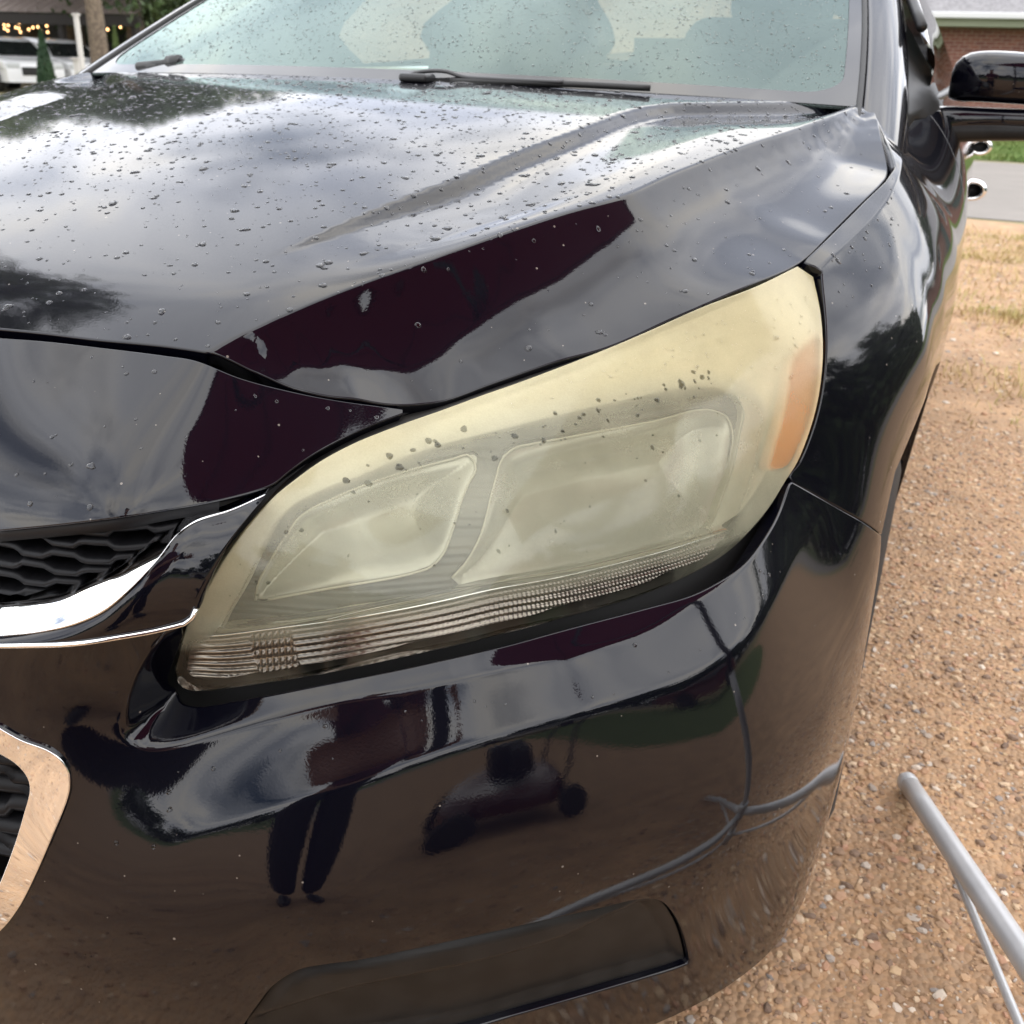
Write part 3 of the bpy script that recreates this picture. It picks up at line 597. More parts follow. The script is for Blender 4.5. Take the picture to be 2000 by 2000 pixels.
H = np.stack(Hb); grid_mesh('housing_wall', H, DARKLAMP, lamp, closed=True)
# the other headlight: same parts mirrored, it lies outside the frame
lamp2 = empty('headlight', (0, 0, 0)); under(lamp2)
for ch in list(lamp.children):
    c = ch.copy(); link(c, lamp2)
lamp2.scale = (-1, 1, 1)
# ------------------------------------------------------------------ fender, doors, wheels
fen_top_px = [(1566, 517), (1600, 491), (1636, 458), (1690, 405), (1727, 367), (1741, 341)]
fen_front_px = [(1722, 1041), (1690, 1018), (1640, 989), (1590, 961), (1545, 932), (1564, 905), (1588, 848), (1606, 781), (1615, 708), (1615, 654), (1610, 603), (1597, 536)]
ft = np.array([(p[1], math.atan2(p[2]-SZ, p[0]-SX)*KS) for p in np.vstack([gapA[9:], gapB])]); ft[:, 1] -= .004/.5*.5
fen = np.vstack([side_hit(curve(fen_front_px, step=10)), side_hit([(1566, 517)]), ft, [side_ab(1.34, 1.095)[0], side_ab(1.44, 1.10)[0]], side_ab(np.full(14, 1.5), np.linspace(1.10, .25, 14)),
    side_ab([1.46, 1.43, 1.36, 1.22, 1.03, .86, .74], [.25, .5, .65, .75, .785, .765, .72])])
under(fender := panel('front_fender', side_pos(fen_off), fen, .009, PAINT, depth=.02, roll=.0022, feats=[fcrease]))
fender2 = under(mirror_x(fender))
def side_panel(nm, y0, y1, z0, z1, nb=14):
    ys = np.linspace(y0, y1, 24); zs = np.linspace(z0, z1, nb)
    out_ = np.vstack([side_ab(ys, np.full(24, z0)), side_ab(np.full(nb, y1), zs)[1:], side_ab(ys[::-1], np.full(24, z1)+(ys[::-1]-1.5)*.022)[1:], side_ab(np.full(nb, y0), zs[::-1])[1:-1]])
    o = under(panel(nm, side_pos(0), out_, .011 if nm == 'front_door' else .022, PAINT, depth=.02, roll=.003)); under(mirror_x(o)); return o
door1 = side_panel('front_door', 1.506, 2.62, .26, 1.10); door2 = side_panel('rear_door', 2.63, 3.58, .26, 1.10); side_panel('rear_quarter', 3.59, 4.70, .30, 1.10)
bk = np.vstack([side_ab(np.linspace(.75, 4.6, 20), np.full(20, .93 if False else .2)), side_ab(np.linspace(4.6, 1.3, 20), np.full(20, 1.10))])
bk = np.vstack([side_ab(np.linspace(1.42, 4.6, 20), np.full(20, .2)), side_ab(np.linspace(4.6, 1.42, 20), np.full(20, 1.09))])
o = under(panel('side_backing', side_pos(-.02), bk, .08, GAP, roll=0)); under(mirror_x(o))
arch_in = [side_pos(-.012)(side_ab([.665, .72, .86, 1.03, 1.22, 1.36, 1.43, 1.46], [.62, .71, .755, .775, .74, .64, .5, .25]))]
lin = curve(arch_in[0], 30); L2 = lin.copy(); L2[:, 0] = .62; o = under(grid_mesh('wheel_arch_liner', np.stack([lin, L2]), GAP)); under(mirror_x(o))
def wheel(y, x=.784):
    wh = empty('wheel', (0, 0, 0)); under(wh)
    pr = [(.19, -.09), (.27, -.105), (.318, -.095), (.334, -.06), (.336, 0), (.334, .06), (.318, .095), (.27, .108), (.22, .10), (.205, .085)]
    def lathe(nm, prof, m, par):
        G = np.array([[(x+w_+.025, y+r*math.cos(a), .336+r*math.sin(a)) for r, w_ in prof] for a in np.linspace(0, 2*PI, 49)]); return grid_mesh(nm, G, m, par)
    lathe('tyre', pr, TYRE, wh); lathe('rim', [(.205, .085), (.19, .06), (.17, .03), (.05, .05), (.0, .06)], mat('rim_metal', (.5, .5, .52), .25, .9) if 'rim_metal' not in MATS else MATS['rim_metal'], wh)
    return wh
for y in (1.03, 3.77):
    a_ = wheel(y); b_ = empty('wheel', (0, 0, 0)); under(b_); b_.scale = (-1, 1, 1)
    for ch in list(a_.children): link(ch.copy(), b_)
# ------------------------------------------------------------------ glasshouse
def ws_pos(ab, off=0.):
    v = ab[:, 1]/.95; hw = .765-.105*v-.075*v*v; u = ab[:, 0]/.75
    P = np.c_[u*hw, 1.285-.150*(1-u*u)*(1-.2*v)+.86*v, 1.122+.014*(1-u*u)+.425*v-.03*v*v]
    return P+np.array([0, -.43, .90])*off
GLASS = bpy.data.materials.new('windscreen_glass'); GLASS.use_nodes = True; t = GLASS.node_tree; t.nodes.clear(); A = lambda *a, **k: N(*a, tree=t, **k)
o_ = A('ShaderNodeOutputMaterial'); tr = A('ShaderNodeBsdfTransparent'); tr.inputs[0].default_value = (.46, .55, .52, 1); df = A('ShaderNodeBsdfDiffuse'); df.inputs[0].default_value = (.17, .215, .20, 1)
nz = A('ShaderNodeTexNoise', ins={'Scale': 2.5, 'Detail': 4.}); tcx = A('ShaderNodeTexCoord'); t.links.new(tcx.outputs['Object'], nz.inputs[0]); fz = A('ShaderNodeMath', operation='MULTIPLY_ADD', ins={1: .3, 2: .22}); t.links.new(nz.outputs[0], fz.inputs[0])
m1 = A('ShaderNodeMixShader'); t.links.new(fz.outputs[0], m1.inputs[0]); t.links.new(tr.outputs[0], m1.inputs[1]); t.links.new(df.outputs[0], m1.inputs[2])
gl = A('ShaderNodeBsdfGlossy', ins={'Roughness': .02}); gl.inputs[0].default_value = (.64, .79, .75, 1); fr = A('ShaderNodeFresnel', ins={'IOR': 1.47}); m2 = A('ShaderNodeMixShader')
t.links.new(fr.outputs[0], m2.inputs[0]); t.links.new(m1.outputs[0], m2.inputs[1]); t.links.new(gl.outputs[0], m2.inputs[2]); t.links.new(m2.outputs[0], o_.inputs[0])
ws_out = np.array([(-.735, -.03), (0, -.03), (.735, -.03), (.735, .5), (.735, .95), (0, .95), (-.735, .95), (-.735, .5)])
wscreen = under(panel('windscreen', ws_pos, ws_out, .03, GLASS, roll=.001, depth=.004))
rr_ = lambda cx, cy, r, a0, a1: [(cx+r*math.cos(a), cy+r*math.sin(a)) for a in np.linspace(a0, a1, 9)]
hole = np.array(rr_(.652, .004+.06, .06, -PI/2, 0)+rr_(.672, .86, .04, 0, PI/2)+rr_(-.672, .86, .04, PI/2, PI)+rr_(-.652, .064, .06, PI, 1.5*PI))
under(panel('glass_border', lambda ab: ws_pos(ab, .0015), ws_out, .03, mat('glass_border', (.02, .02, .02), .05, 0, 0.), holes=(hole,), roll=0))
def ws_edge(v): return ws_pos(np.array([[.745, v]]))[0]
vs_ = np.linspace(-.13, 1.0, 17)
cols = [[(0.000, -.01, -.02), (0.000, 0, .002), (.006, .002, .004)], None]
E = []
for v in vs_:
    e = ws_edge(v); k = 1-.0*v; E.append([e+np.array(d)*1.0 for d in ((-.004, 0, -.02), (-.004, 0, .001), (.008, .004, .003), (.030, .010, .001), (.050, .020, -.012), (.066, .036, -.036), (.074, .060, -.072), (.076, .085, -.10))])
E = np.array(E); E = np.stack([curve(r, 22) for r in E]); pil = under(grid_mesh('windscreen_pillar', E, PAINT, flip=True)); under(mirror_x(pil))
sl_ = np.array([ws_edge(v)+np.array((-.007, -.001, .0035)) for v in vs_[:]]); se = under(tube('glass_seal', sl_, .0045, RUBBER)); under(mirror_x(se))
SIDEG = bpy.data.materials.new('side_glass'); SIDEG.use_nodes = True; t = SIDEG.node_tree; t.nodes.clear(); A = lambda *a, **k: N(*a, tree=t, **k)
o_ = A('ShaderNodeOutputMaterial'); tr = A('ShaderNodeBsdfTransparent'); tr.inputs[0].default_value = (.24, .28, .27, 1); gl = A('ShaderNodeBsdfGlossy', ins={'Roughness': .01}); fr = A('ShaderNodeFresnel', ins={'IOR': 1.5}); m2 = A('ShaderNodeMixShader')
t.links.new(fr.outputs[0], m2.inputs[0]); t.links.new(tr.outputs[0], m2.inputs[1]); t.links.new(gl.outputs[0], m2.inputs[2]); t.links.new(m2.outputs[0], o_.inputs[0])
bel = [(.836, 1.60, 1.120), (.850, 1.9, 1.130), (.853, 2.6, 1.145), (.845, 3.3, 1.160), (.80, 3.9, 1.18)]; top = [(.800, 1.60, 1.235), (.705, 1.95, 1.38), (.635, 2.6, 1.475), (.625, 3.2, 1.45), (.70, 3.85, 1.28)]
bb, tt = curve(bel, 40), curve(top, 40); mid = (bb+tt)/2+np.array([.02, 0, .01]); Gs = np.stack([curve(np.stack([bb[i], mid[i], tt[i]]), 10) for i in range(40)], 1)
sg = under(grid_mesh('side_window', Gs, SIDEG)); under(mirror_x(sg))
bt = under(tube('belt_trim', bb+np.array([.006, 0, -.004]), .007, BLACKP)); under(mirror_x(bt))
wt = under(tube('window_trim', tt+np.array([.008, -.0, .0]), .009, BLACKP)); under(mirror_x(wt))
ra = [ws_pos(np.array([[a, .955]]))[0] for a in np.linspace(-.73, .73, 13)]
rows_ = [np.array(ra)]
for y, hw, zc, ze in ((2.5, .60, 1.545, 1.485), (3.0, .60, 1.53, 1.465), (3.5, .62, 1.45, 1.36), (4.05, .70, 1.24, 1.19), (4.3, .72, 1.20, 1.15), (4.75, .70, 1.17, 1.10), (4.86, .68, .9, .85), (4.84, .68, .4, .4)):
    x = np.linspace(-1, 1, 13); rows_.append(np.c_[x*hw, np.full(13, y)-.05*(x**2)*(y > 4.4), zc-(zc-ze)*x**2])
RG = lattice(rows_, 60, 24); yy_ = RG[:, 12, 1]; ia, ib = int(np.argmax(yy_ > 3.42)), int(np.argmax(yy_ > 4.02)); under(grid_mesh('roof', RG[:ia+1], PAINT)); under(grid_mesh('rear_window', RG[ia:ib+1], SIDEG)); under(grid_mesh('boot_lid', RG[ib:], PAINT))
ju = [(.70, 1.95, 1.39), (.63, 2.6, 1.48), (.62, 3.2, 1.455), (.70, 3.85, 1.285), (.80, 4.1, 1.17)]; jj = curve(ju, 20); j2 = jj*[.93, 1, 1]+[0, 0, .012]; o = under(grid_mesh('roof_rail', np.stack([jj, j2]), PAINT)); under(mirror_x(o))
sa = np.array([ws_edge(v)+np.array((.068, .045, -.050)) for v in np.linspace(-.13, .42, 12)]); sb = side_pos(-.004)(side_ab(np.linspace(1.27, 1.78, 12), np.full(12, 1.092)))
o = under(grid_mesh('mirror_sail', np.stack([sa, (sa+sb)/2+np.array([.006, 0, .002]), sb]), SATIN, flip=False)); under(mirror_x(o))
# cabin
CAB = mat('cabin_cloth', (.045, .047, .048), .8, noise=(40, (.07, .07, .07), .4, .6)); DASH = mat('dashboard_skin', (.10, .105, .10), .6, bump=(300, .4, .0005))
x = np.linspace(-.70, .70, 15)
under(grid_mesh('dashboard', np.stack([np.c_[x, 1.30-.13*(1-(x/.75)**2)+dy, np.full(15, z)] for dy, z in ((.03, 1.09), (.15, 1.115), (.32, 1.12), (.42, 1.10), (.46, 1.02), (.47, .8))]), DASH))
for sx in (-.36, .40):
    st = empty('seat', (0, 0, 0)); under(st)
    def cush(nm, c, s, rx=0): b_ = box(nm, c, s, CAB, st, bevel=min(s)*.42, rot=(rx, 0, 0), smooth=True); b_.modifiers['b'].segments = 5
    cush('seat_back', (sx, 2.45, .98), (.48, .16, .62), -.22); cush('headrest', (sx, 2.56, 1.36), (.27, .11, .19), -.1); cush('seat_base', (sx, 2.2, .62), (.5, .5, .16))
R_ = np.array([(.40+.18*math.cos(a), 1.86-.06*math.sin(a), 1.02+.17*math.sin(a)) for a in np.linspace(0, 2*PI, 33)]); under(tube('steering_wheel', R_, .015, RUBBER))
under(box('cabin_floor', (0, 2.7, .42), (1.6, 2.8, .02), GAP))
under(box('rear_mirror', (.02, 1.80, 1.40), (.24, .03, .07), BLACKP, bevel=.02, smooth=True))
# cowl and wipers
cw = np.array([[(u*.755, 1.285-.150*(1-u*u)+dy, z) for u in np.linspace(-1, 1, 21)] for dy, z in ((-.055, 1.085), (-.03, 1.098))]+[[(u*.755, 1.285-.150*(1-u*u)+dy, z+.014*(1-u*u)) for u in np.linspace(-1, 1, 21)] for dy, z in ((-.01, 1.098), (-.006, 1.099))]); under(grid_mesh('cowl', cw, BLACKP))
def wsp(px, up=.012):
    d = rays([px])[0]; T = np.linspace(1.2, 3.2, 900); Q = CAM+d*T[:, None]
    v = (Q[:, 2]-1.122-up)/.425; u = np.clip(Q[:, 0]/.75, -1, 1); F_ = Q[:, 1]-(1.285-.150*(1-u*u)+.86*v); i = np.argmax(F_ > 0); return Q[i]
wp = empty('wiper', (0, 0, 0)); under(wp)
ctrp = [np.array(at(p, y=y)) for p, y in [((790, 152), 1.10), ((812, 142), 1.115), ((868, 139), 1.125), ((905, 150), 1.125), ((960, 154), 1.125), ((1100, 160), 1.13), ((1245, 168), 1.145)]]
tube('arm', curve(ctrp[:6], 30), .0052, BLACKP, wp, squash=.6); tube('blade', curve([at(p, y=y) for p, y in [((880, 158), 1.12), ((1080, 163), 1.13), ((1270, 172), 1.15)]], 20), .0048, RUBBER, wp)
box('arm_base', np.array(at((815, 152), y=1.10)), (.05, .04, .013), BLACKP, wp, bevel=.005, smooth=True)
wp2 = empty('wiper', (0, 0, 0)); under(wp2)
for i_, (a, b, r_) in enumerate([((270, 131), (340, 124), .009), ((330, 124), (352, 122), .014), ((352, 123), (392, 137), .010), ((290, 130), (385, 135), .010)]):
    tube('arm' if i_ < 3 else 'blade', [at(a, y=1.22), at(b, y=1.22)], r_, BLACKP, wp2)
# door mirror
mir = empty('door_mirror', (0, 0, 0)); under(mir)
def xsec(x, zc, yc, hz, hy, n=28, pw=.6):
    a = np.linspace(0, 2*PI, n, endpoint=False); c, s_ = np.cos(a), np.sin(a)
    return np.c_[np.full(n, x), yc+hy*np.sign(c)*np.abs(c)**pw, zc+hz*np.sign(s_)*np.abs(s_)**pw]
def body(nm, secs, m, par):
    G = np.stack([xsec(*s_) for s_ in secs]); G = np.stack([curve(G[:, j], 26) for j in range(G.shape[1])], 1); o = grid_mesh(nm, G, m, par, closed=True, flip=True); return o
body('mirror_shell', [(.868, 1.135, 1.70, .004, .004), (.870, 1.150, 1.70, .028, .03), (.888, 1.157, 1.70, .040, .05), (.92, 1.160, 1.70, .043, .062), (1.02, 1.157, 1.71, .042, .065), (1.10, 1.152, 1.73, .036, .055), (1.15, 1.148, 1.75, .022, .03), (1.157, 1.148, 1.75, .002, .003)], PAINT, mir)
body('mirror_arm', [(.80, 1.075, 1.62, .030, .06), (.835, 1.078, 1.64, .030, .055), (.88, 1.085, 1.67, .024, .045), (.95, 1.090, 1.69, .019, .045), (1.05, 1.092, 1.70, .017, .045), (1.11, 1.096, 1.72, .010, .03)], PAINT, mir)
body('mirror_underside', [(.84, 1.062, 1.64, .018, .05), (.88, 1.066, 1.67, .020, .046), (.95, 1.070, 1.69, .018, .046), (1.05, 1.074, 1.70, .014, .046), (1.10, 1.084, 1.72, .008, .03)], SATIN, mir)
mir2 = empty('door_mirror', (0, 0, 0)); under(mir2); mir2.scale = (-1, 1, 1); mir2.location.z -= .13
for ch in list(mir.children): link(ch.copy(), mir2)
# door handles: chrome sleeve with a dark opening
for (px, y, s_) in (((1898, 372), 2.50, 1.0), ((1915, 287), 3.42, 1.0)):
    hd = empty('door_handle', (0, 0, 0)); under(hd); c = at(px, y=y)
    def ring(nm, prof, m): # prof: (y offset, radius)
        G = np.array([[(c[0]+r*1.05*math.cos(a), c[1]+dy+.12*r*math.cos(a), c[2]+r*.78*math.sin(a)) for dy, r in prof] for a in np.linspace(0, 2*PI, 33)]); grid_mesh(nm, G, m, hd, flip=True)
    ring('handle_cap', [(.01, .020), (0, .022), (-.004, .027), (0, .033), (.02, .035)], CHROME); ring('handle_grip', [(.02, .035), (.05, .034), (.12, .026), (.2, .012), (.21, 0)], PAINT); ring('handle_recess', [(.01, .020), (.03, .017), (.032, 0)], RUBBER)
    tube('handle_strip', [c+np.array([.012, .03, -.02]), c+np.array([.016, .22, .0])], .006, CHROME, hd)
# ------------------------------------------------------------------ water beads
WATER = mat('water', (1, 1, 1), 0.0, 0., spec=.5, ior=1.333, trans=1.)
def beads(nm, pos, A, rmin, rmax, parent, flat=.42, seed=1, big=.12, elm=1.6):
    """one low dome per water bead at surface parameters A"""
    r_ = np.random.default_rng(seed); n = len(A); C_ = pos(A); Nn = normals_of(pos, A); k = 9
    T = np.cross(Nn, [0.3, 1, .2]); T /= np.linalg.norm(T, axis=1)[:, None]; B = np.cross(Nn, T)
    R = rmin*(rmax/rmin)**(r_.random(n)**2.1); bigm = r_.random(n) < big; R[bigm] *= r_.uniform(1.1, 1.7, bigm.sum()); el = np.where(bigm, r_.uniform(1.0, elm, n), r_.uniform(1, 1.25, n)); ph = r_.random(n)*2*PI
    V = []; ang = np.linspace(0, 2*PI, k, endpoint=False)
    wob = 1+.16*np.cos(2*ang[None]+r_.random((n, 1))*6.3)*r_.random((n, 1))+.14*np.cos(3*ang[None]+r_.random((n, 1))*6.3)*r_.random((n, 1))*(1+bigm[:, None])
    for rad, hgt in ((1.0, 0.0), (.96, .30), (.78, .72), (.42, .96)):
        ca, sa = np.cos(ang), np.sin(ang); lx = rad*wob*ca*el[:, None]; ly = rad*wob*sa
        X = lx*np.cos(ph)[:, None]-ly*np.sin(ph)[:, None]; Y = lx*np.sin(ph)[:, None]+ly*np.cos(ph)[:, None]
        V.append(C_[:, None]+R[:, None, None]*(X[..., None]*T[:, None]+Y[..., None]*B[:, None]+(hgt*flat)*Nn[:, None]))
    V.append((C_+Nn*(R*flat)[:, None])[:, None]); V = np.concatenate(V, 1); m_ = 4*k+1; i = np.arange(k); j = (i+1) % k; F = []
    for q in range(3): F += [np.c_[q*k+i, q*k+j, (q+1)*k+j], np.c_[q*k+i, (q+1)*k+j, (q+1)*k+i]]
    F.append(np.c_[3*k+i, 3*k+j, np.full(k, 4*k)]); F = np.vstack(F)
    F = (F[None]+(np.arange(n)*m_)[:, None, None]).reshape(-1, 3)
    o = mesh_obj(nm, V.reshape(-1, 3), F, WATER, parent); tag(o, kind='stuff'); return o
def scatter(poly, n, seed, keep=None):
    r_ = np.random.default_rng(seed); lo, hi = poly.min(0), poly.max(0); P = lo+(hi-lo)*r_.random((n*3, 2)); P = P[inside(P, poly)][:n]
    if keep is not None: P = P[r_.random(len(P)) < keep(P)]
    return P
hp = hood_out*.985
def hood_keep(P):
    dc, _ = dist_poly(P*[1, 1], creaseC[:, :2]); flank_ = (dc < 0) & (P[:, 0] > .3); k = .25+.75*sstep(.25, .7, P[:, 1]); return np.where(flank_, .22*k, k)*(P[:, 0] > -.75)
hb_ = scatter(hp, 10000, 3, hood_keep); h_o = beads('water_beads', hpos, hb_, .0006, .0036, None, seed=4, flat=.30); h_o.parent = hood
tag(h_o, 'clear rain beads scattered over the hood')
wb = scatter(np.array([(-.72, .02), (.73, .02), (.73, .9), (-.72, .9)]), 9000, 5); o = beads('water_beads', ws_pos, wb, .0008, .0024, wscreen, seed=6, big=.0, flat=.5)
WATERL = mat('water_on_haze', (.42, .42, .38), .02, 0., spec=.5, ior=1.333, trans=1.)
def on(nm, par, pos, poly, n, seed, rmin=.0008, rmax=.0026, keep=None, **k): return beads('water_beads', pos, scatter(poly, n, seed, keep), rmin, rmax, par, seed=seed, **k)
npn = bpy.data.objects['nose_panel']; on('n', npn, front_pos(0), mirror_out(noseP)*.97+[0, .025], 130, 11)
bandp = np.vstack([c1[6:-4]-[0, .004], c2[::-1][4:-7]+[0, .006]]); on('b', bumper, bpos, bandp, 90, 12)
fender_wet = side_hit(curve([(1600, 520), (1700, 410), (1735, 350), (1760, 420), (1700, 560), (1640, 640)], step=20)); on('f', fender, side_pos(fen_off), fender_wet, 40, 16)
wetp = FH([(590, 975), (700, 905), (860, 850), (1100, 790), (1300, 730), (1420, 730), (1330, 790), (1100, 860), (960, 900), (760, 950)], LO)
ob = on('l', lens, front_pos(LO), wetp, 75, 13, rmin=.0010, rmax=.0036, big=.3, flat=.16, elm=2.4); ob.data.materials[0] = WATERL
on('l', lens, front_pos(LO), FH([(700, 880), (1100, 740), (1500, 590), (1585, 560), (1590, 700), (1480, 760), (1350, 720), (1000, 800)], LO), 170, 15, rmin=.0006, rmax=.0018, big=.2, flat=.35)
ob = on('l', lens, front_pos(LO), FH([(560, 985), (480, 1080), (450, 1200), (600, 1150), (1300, 1000), (1400, 800), (1100, 830), (700, 930)], LO), 45, 14, rmin=.0006, rmax=.0018, big=.3, flat=.2, elm=2.6); ob.data.materials[0] = WATERL

# ------------------------------------------------------------------ ground
def ground_mat(name, c1_, c2_, c3_, scale, stone, bumpd):
    m = bpy.data.materials.new(name); m.use_nodes = True; t = m.node_tree; b = t.nodes['Principled BSDF']; b.inputs['Roughness'].default_value = .85
    A = lambda *a, **k: N(*a, tree=t, **k); c = A('ShaderNodeTexCoord')
    v = A('ShaderNodeTexVoronoi', ins={'Scale': stone}); t.links.new(c.outputs['Object'], v.inputs['Vector'])
    n = A('ShaderNodeTexNoise', ins={'Scale': scale, 'Detail': 8., 'Roughness': .65}); t.links.new(c.outputs['Object'], n.inputs['Vector'])
    r = A('ShaderNodeValToRGB'); e = r.color_ramp.elements; e[0].position = .3; e[0].color = (*c1_, 1); e[1].position = .7; e[1].color = (*c2_, 1)
    t.links.new(n.outputs[0], r.inputs[0]); sp_ = A('ShaderNodeSeparateColor'); t.links.new(v.outputs['Color'], sp_.inputs[0])
    mx_ = A('ShaderNodeMix', data_type='RGBA'); mx_.inputs[7].default_value = (*c3_, 1); t.links.new(r.outputs[0], mx_.inputs[6])
    f_ = A('ShaderNodeMath', operation='MULTIPLY', ins={1: .55}); t.links.new(sp_.outputs[0], f_.inputs[0]); t.links.new(f_.outputs[0], mx_.inputs[0]); t.links.new(mx_.outputs[2], b.inputs['Base Color'])
    bp = A('ShaderNodeBump', ins={'Strength': .9, 'Distance': bumpd}, invert=True); t.links.new(v.outputs['Distance'], bp.inputs['Height']); t.links.new(bp.outputs[0], b.inputs['Normal']); return m
def sheet(name, poly, z, m, label=None):
    P = curve(np.array(poly+[poly[0]], float), step=.5)[:-1] if len(poly) > 4 else np.array(poly, float)
    o = mesh_obj(name, np.c_[P, np.full(len(P), z)], [tuple(range(len(P)))], m, smooth=False); tag(o, label, kind='structure'); return o
GRAV = ground_mat('gravel', (.25, .145, .075), (.52, .315, .165), (.33, .235, .155), 5., 95., .006)
GRASS = ground_mat('turf', (.055, .095, .02), (.12, .17, .035), (.08, .12, .03), 3., 60., .02)
ASPH = ground_mat('asphalt', (.17, .155, .14), (.23, .21, .19), (.19, .17, .15), 1.2, 60., .004)
g0 = sheet('ground', [(-200, -200), (200, -200), (200, 260), (-200, 260)], -.012, ground_mat('dirt', (.16, .15, .06), (.28, .21, .12), (.2, .2, .08), .6, 20., .01))
sheet('gravel_lot', [(-13, -13), (-3, -14.1), (3.5, -13.3), (5, -8), (6, -4.5), (10, -1.5), (11, 4), (10, 9.6), (4, 9.4), (1.8, 9.9), (0, 10.2), (-7, 9.5), (-10, 4)], 0, GRAV)
sheet('road', [(-60, 10.6), (60, 9.9), (60, 18.3), (-60, 18.3)], -.004, ASPH)
sheet('lawn', [(-2, 18.7), (60, 18.7), (60, 70), (-2, 70)], -.002, GRASS)
sheet('front_lawn', [(-40, -60), (40, -60), (40, -5.5), (14, -6.2), (7, -10.6), (3, -15.6), (-3, -16.4), (-14, -15), (-40, -7)], -.003, GRASS)
sheet('side_lawn', [(5.2, -3.6), (9, -4), (14, -2.5), (16, 1), (15, 5), (8, 4.6), (5.6, 2.5), (4.8, -.5)], .004, GRASS)
sheet('lane', [(2, -14), (60, 6), (60, 12), (2, -10)], .008, ASPH)
# loose stones pressed into the gravel
def stones(nm, x0, x1, y0, y1, n, rmin, rmax, m, seed, keep=None):
    r_ = np.random.default_rng(seed); P = np.c_[r_.uniform(x0, x1, n), r_.uniform(y0, y1, n)]
    if keep is not None: P = P[keep(P)]; n = len(P)
    ph = (1+5**.5)/2; I = np.array([(-1, ph, 0), (1, ph, 0), (-1, -ph, 0), (1, -ph, 0), (0, -1, ph), (0, 1, ph), (0, -1, -ph), (0, 1, -ph), (ph, 0, -1), (ph, 0, 1), (-ph, 0, -1), (-ph, 0, 1)])/1.9
    Fi = np.array([(0, 11, 5), (0, 5, 1), (0, 1, 7), (0, 7, 10), (0, 10, 11), (1, 5, 9), (5, 11, 4), (11, 10, 2), (10, 7, 6), (7, 1, 8), (3, 9, 4), (3, 4, 2), (3, 2, 6), (3, 6, 8), (3, 8, 9), (4, 9, 5), (2, 4, 11), (6, 2, 10), (8, 6, 7), (9, 8, 1)])
    R = rmin*(rmax/rmin)**(r_.random(n)**2.2); S = np.c_[r_.uniform(.8, 1.5, n), r_.uniform(.6, 1.1, n), r_.uniform(.35, .7, n)]*R[:, None]; a = r_.random(n)*2*PI
    L = I[None]*(1+r_.uniform(-.22, .22, (n, 12, 1)))*S[:, None]; X = L[..., 0]*np.cos(a)[:, None]-L[..., 1]*np.sin(a)[:, None]; Y = L[..., 0]*np.sin(a)[:, None]+L[..., 1]*np.cos(a)[:, None]
    V = np.stack([X+P[:, :1], Y+P[:, 1:], L[..., 2]+(S[:, 2]*.25)[:, None]], -1).reshape(-1, 3); F = (Fi[None]+(np.arange(n)*12)[:, None, None]).reshape(-1, 3)
    o = mesh_obj(nm, V, F, m, smooth=False); v = r_.random(n).astype(np.float32); at_ = o.data.attributes.new('tone', 'FLOAT', 'POINT'); at_.data.foreach_set('value', np.repeat(v, 12)); return o
STONE = bpy.data.materials.new('stone'); STONE.use_nodes = True; t = STONE.node_tree; b = t.nodes['Principled BSDF']; b.inputs['Roughness'].default_value = .7
aa = N('ShaderNodeAttribute', tree=t, attribute_name='tone'); rp = N('ShaderNodeValToRGB', tree=t); e = rp.color_ramp.elements; e[0].color = (.17, .11, .075, 1); e[1].color = (.62, .52, .42, 1)
for p_, c_ in ((.2, (.30, .19, .115)), (.42, (.44, .28, .155)), (.58, (.40, .22, .135)), (.72, (.52, .36, .21)), (.86, (.56, .42, .29)), (.93, (.24, .21, .19))): q = e.new(p_); q.color = (*c_, 1)
t.links.new(aa.outputs['Fac'], rp.inputs[0]); t.links.new(rp.outputs[0], b.inputs['Base Color'])
s_ = stones('loose_stones', .55, 2.0, .2, 3.4, 44000, .0020, .0095, STONE, 21); tag(s_, 'small pinkish brown stones of the gravel lot', kind='stuff')
s_ = stones('loose_stones', -1.0, 2.6, -2.6, .4, 9000, .004, .012, STONE, 22, keep=lambda P: ~((np.abs(P[:, 0]) < .8) & (P[:, 1] > .1))); tag(s_, 'small brown stones in front of the bumper', kind='stuff')
s_ = stones('loose_stones', .9, 3.2, 3.4, 9, 9000, .005, .014, STONE, 23); tag(s_, 'pebbles of the far part of the gravel lot', kind='stuff')
# dry grass
def blades(nm, pts, hmin, hmax, wid, m, seed, lean=.8):
    r_ = np.random.default_rng(seed); n = len(pts); a = r_.random(n)*2*PI; h = r_.uniform(hmin, hmax, n); l = r_.uniform(.2, 1, n)*lean*h; w_ = wid*r_.uniform(.6, 1.3, n)
    d = np.c_[np.cos(a), np.sin(a)]; s = np.c_[-d[:, 1], d[:, 0]]*w_[:, None]; z = np.zeros(n)
    V = np.stack([np.c_[pts-s, z], np.c_[pts+s, z], np.c_[pts+d*(l*.4)[:, None]+s*.8, h*.6], np.c_[pts+d*(l*.4)[:, None]-s*.8, h*.6], np.c_[pts+d*l[:, None], h*.9]], 1).reshape(-1, 3)
    k = np.arange(n)*5; F = np.vstack([np.c_[k, k+1, k+2], np.c_[k, k+2, k+3], np.c_[k+3, k+2, k+4]]); o = mesh_obj(nm, V, F, m); return tag(o, kind='stuff')
STRAW = mat('straw', (.42, .30, .13), .8, noise=(1.5, (.30, .27, .08), .4, .6)); r_ = np.random.default_rng(31); P = []
for i in range(150):
    c = np.array([r_.uniform(.95, 3.4), 3.3+6.4*r_.random()**.8]); P.append(c+r_.normal(0, 1, (110, 2))*[.20, .09])
o = blades('dry_grass', np.vstack(P), .015, .06, .0022, STRAW, 32, 1.6); tag(o, 'straw coloured dry grass on the gravel')
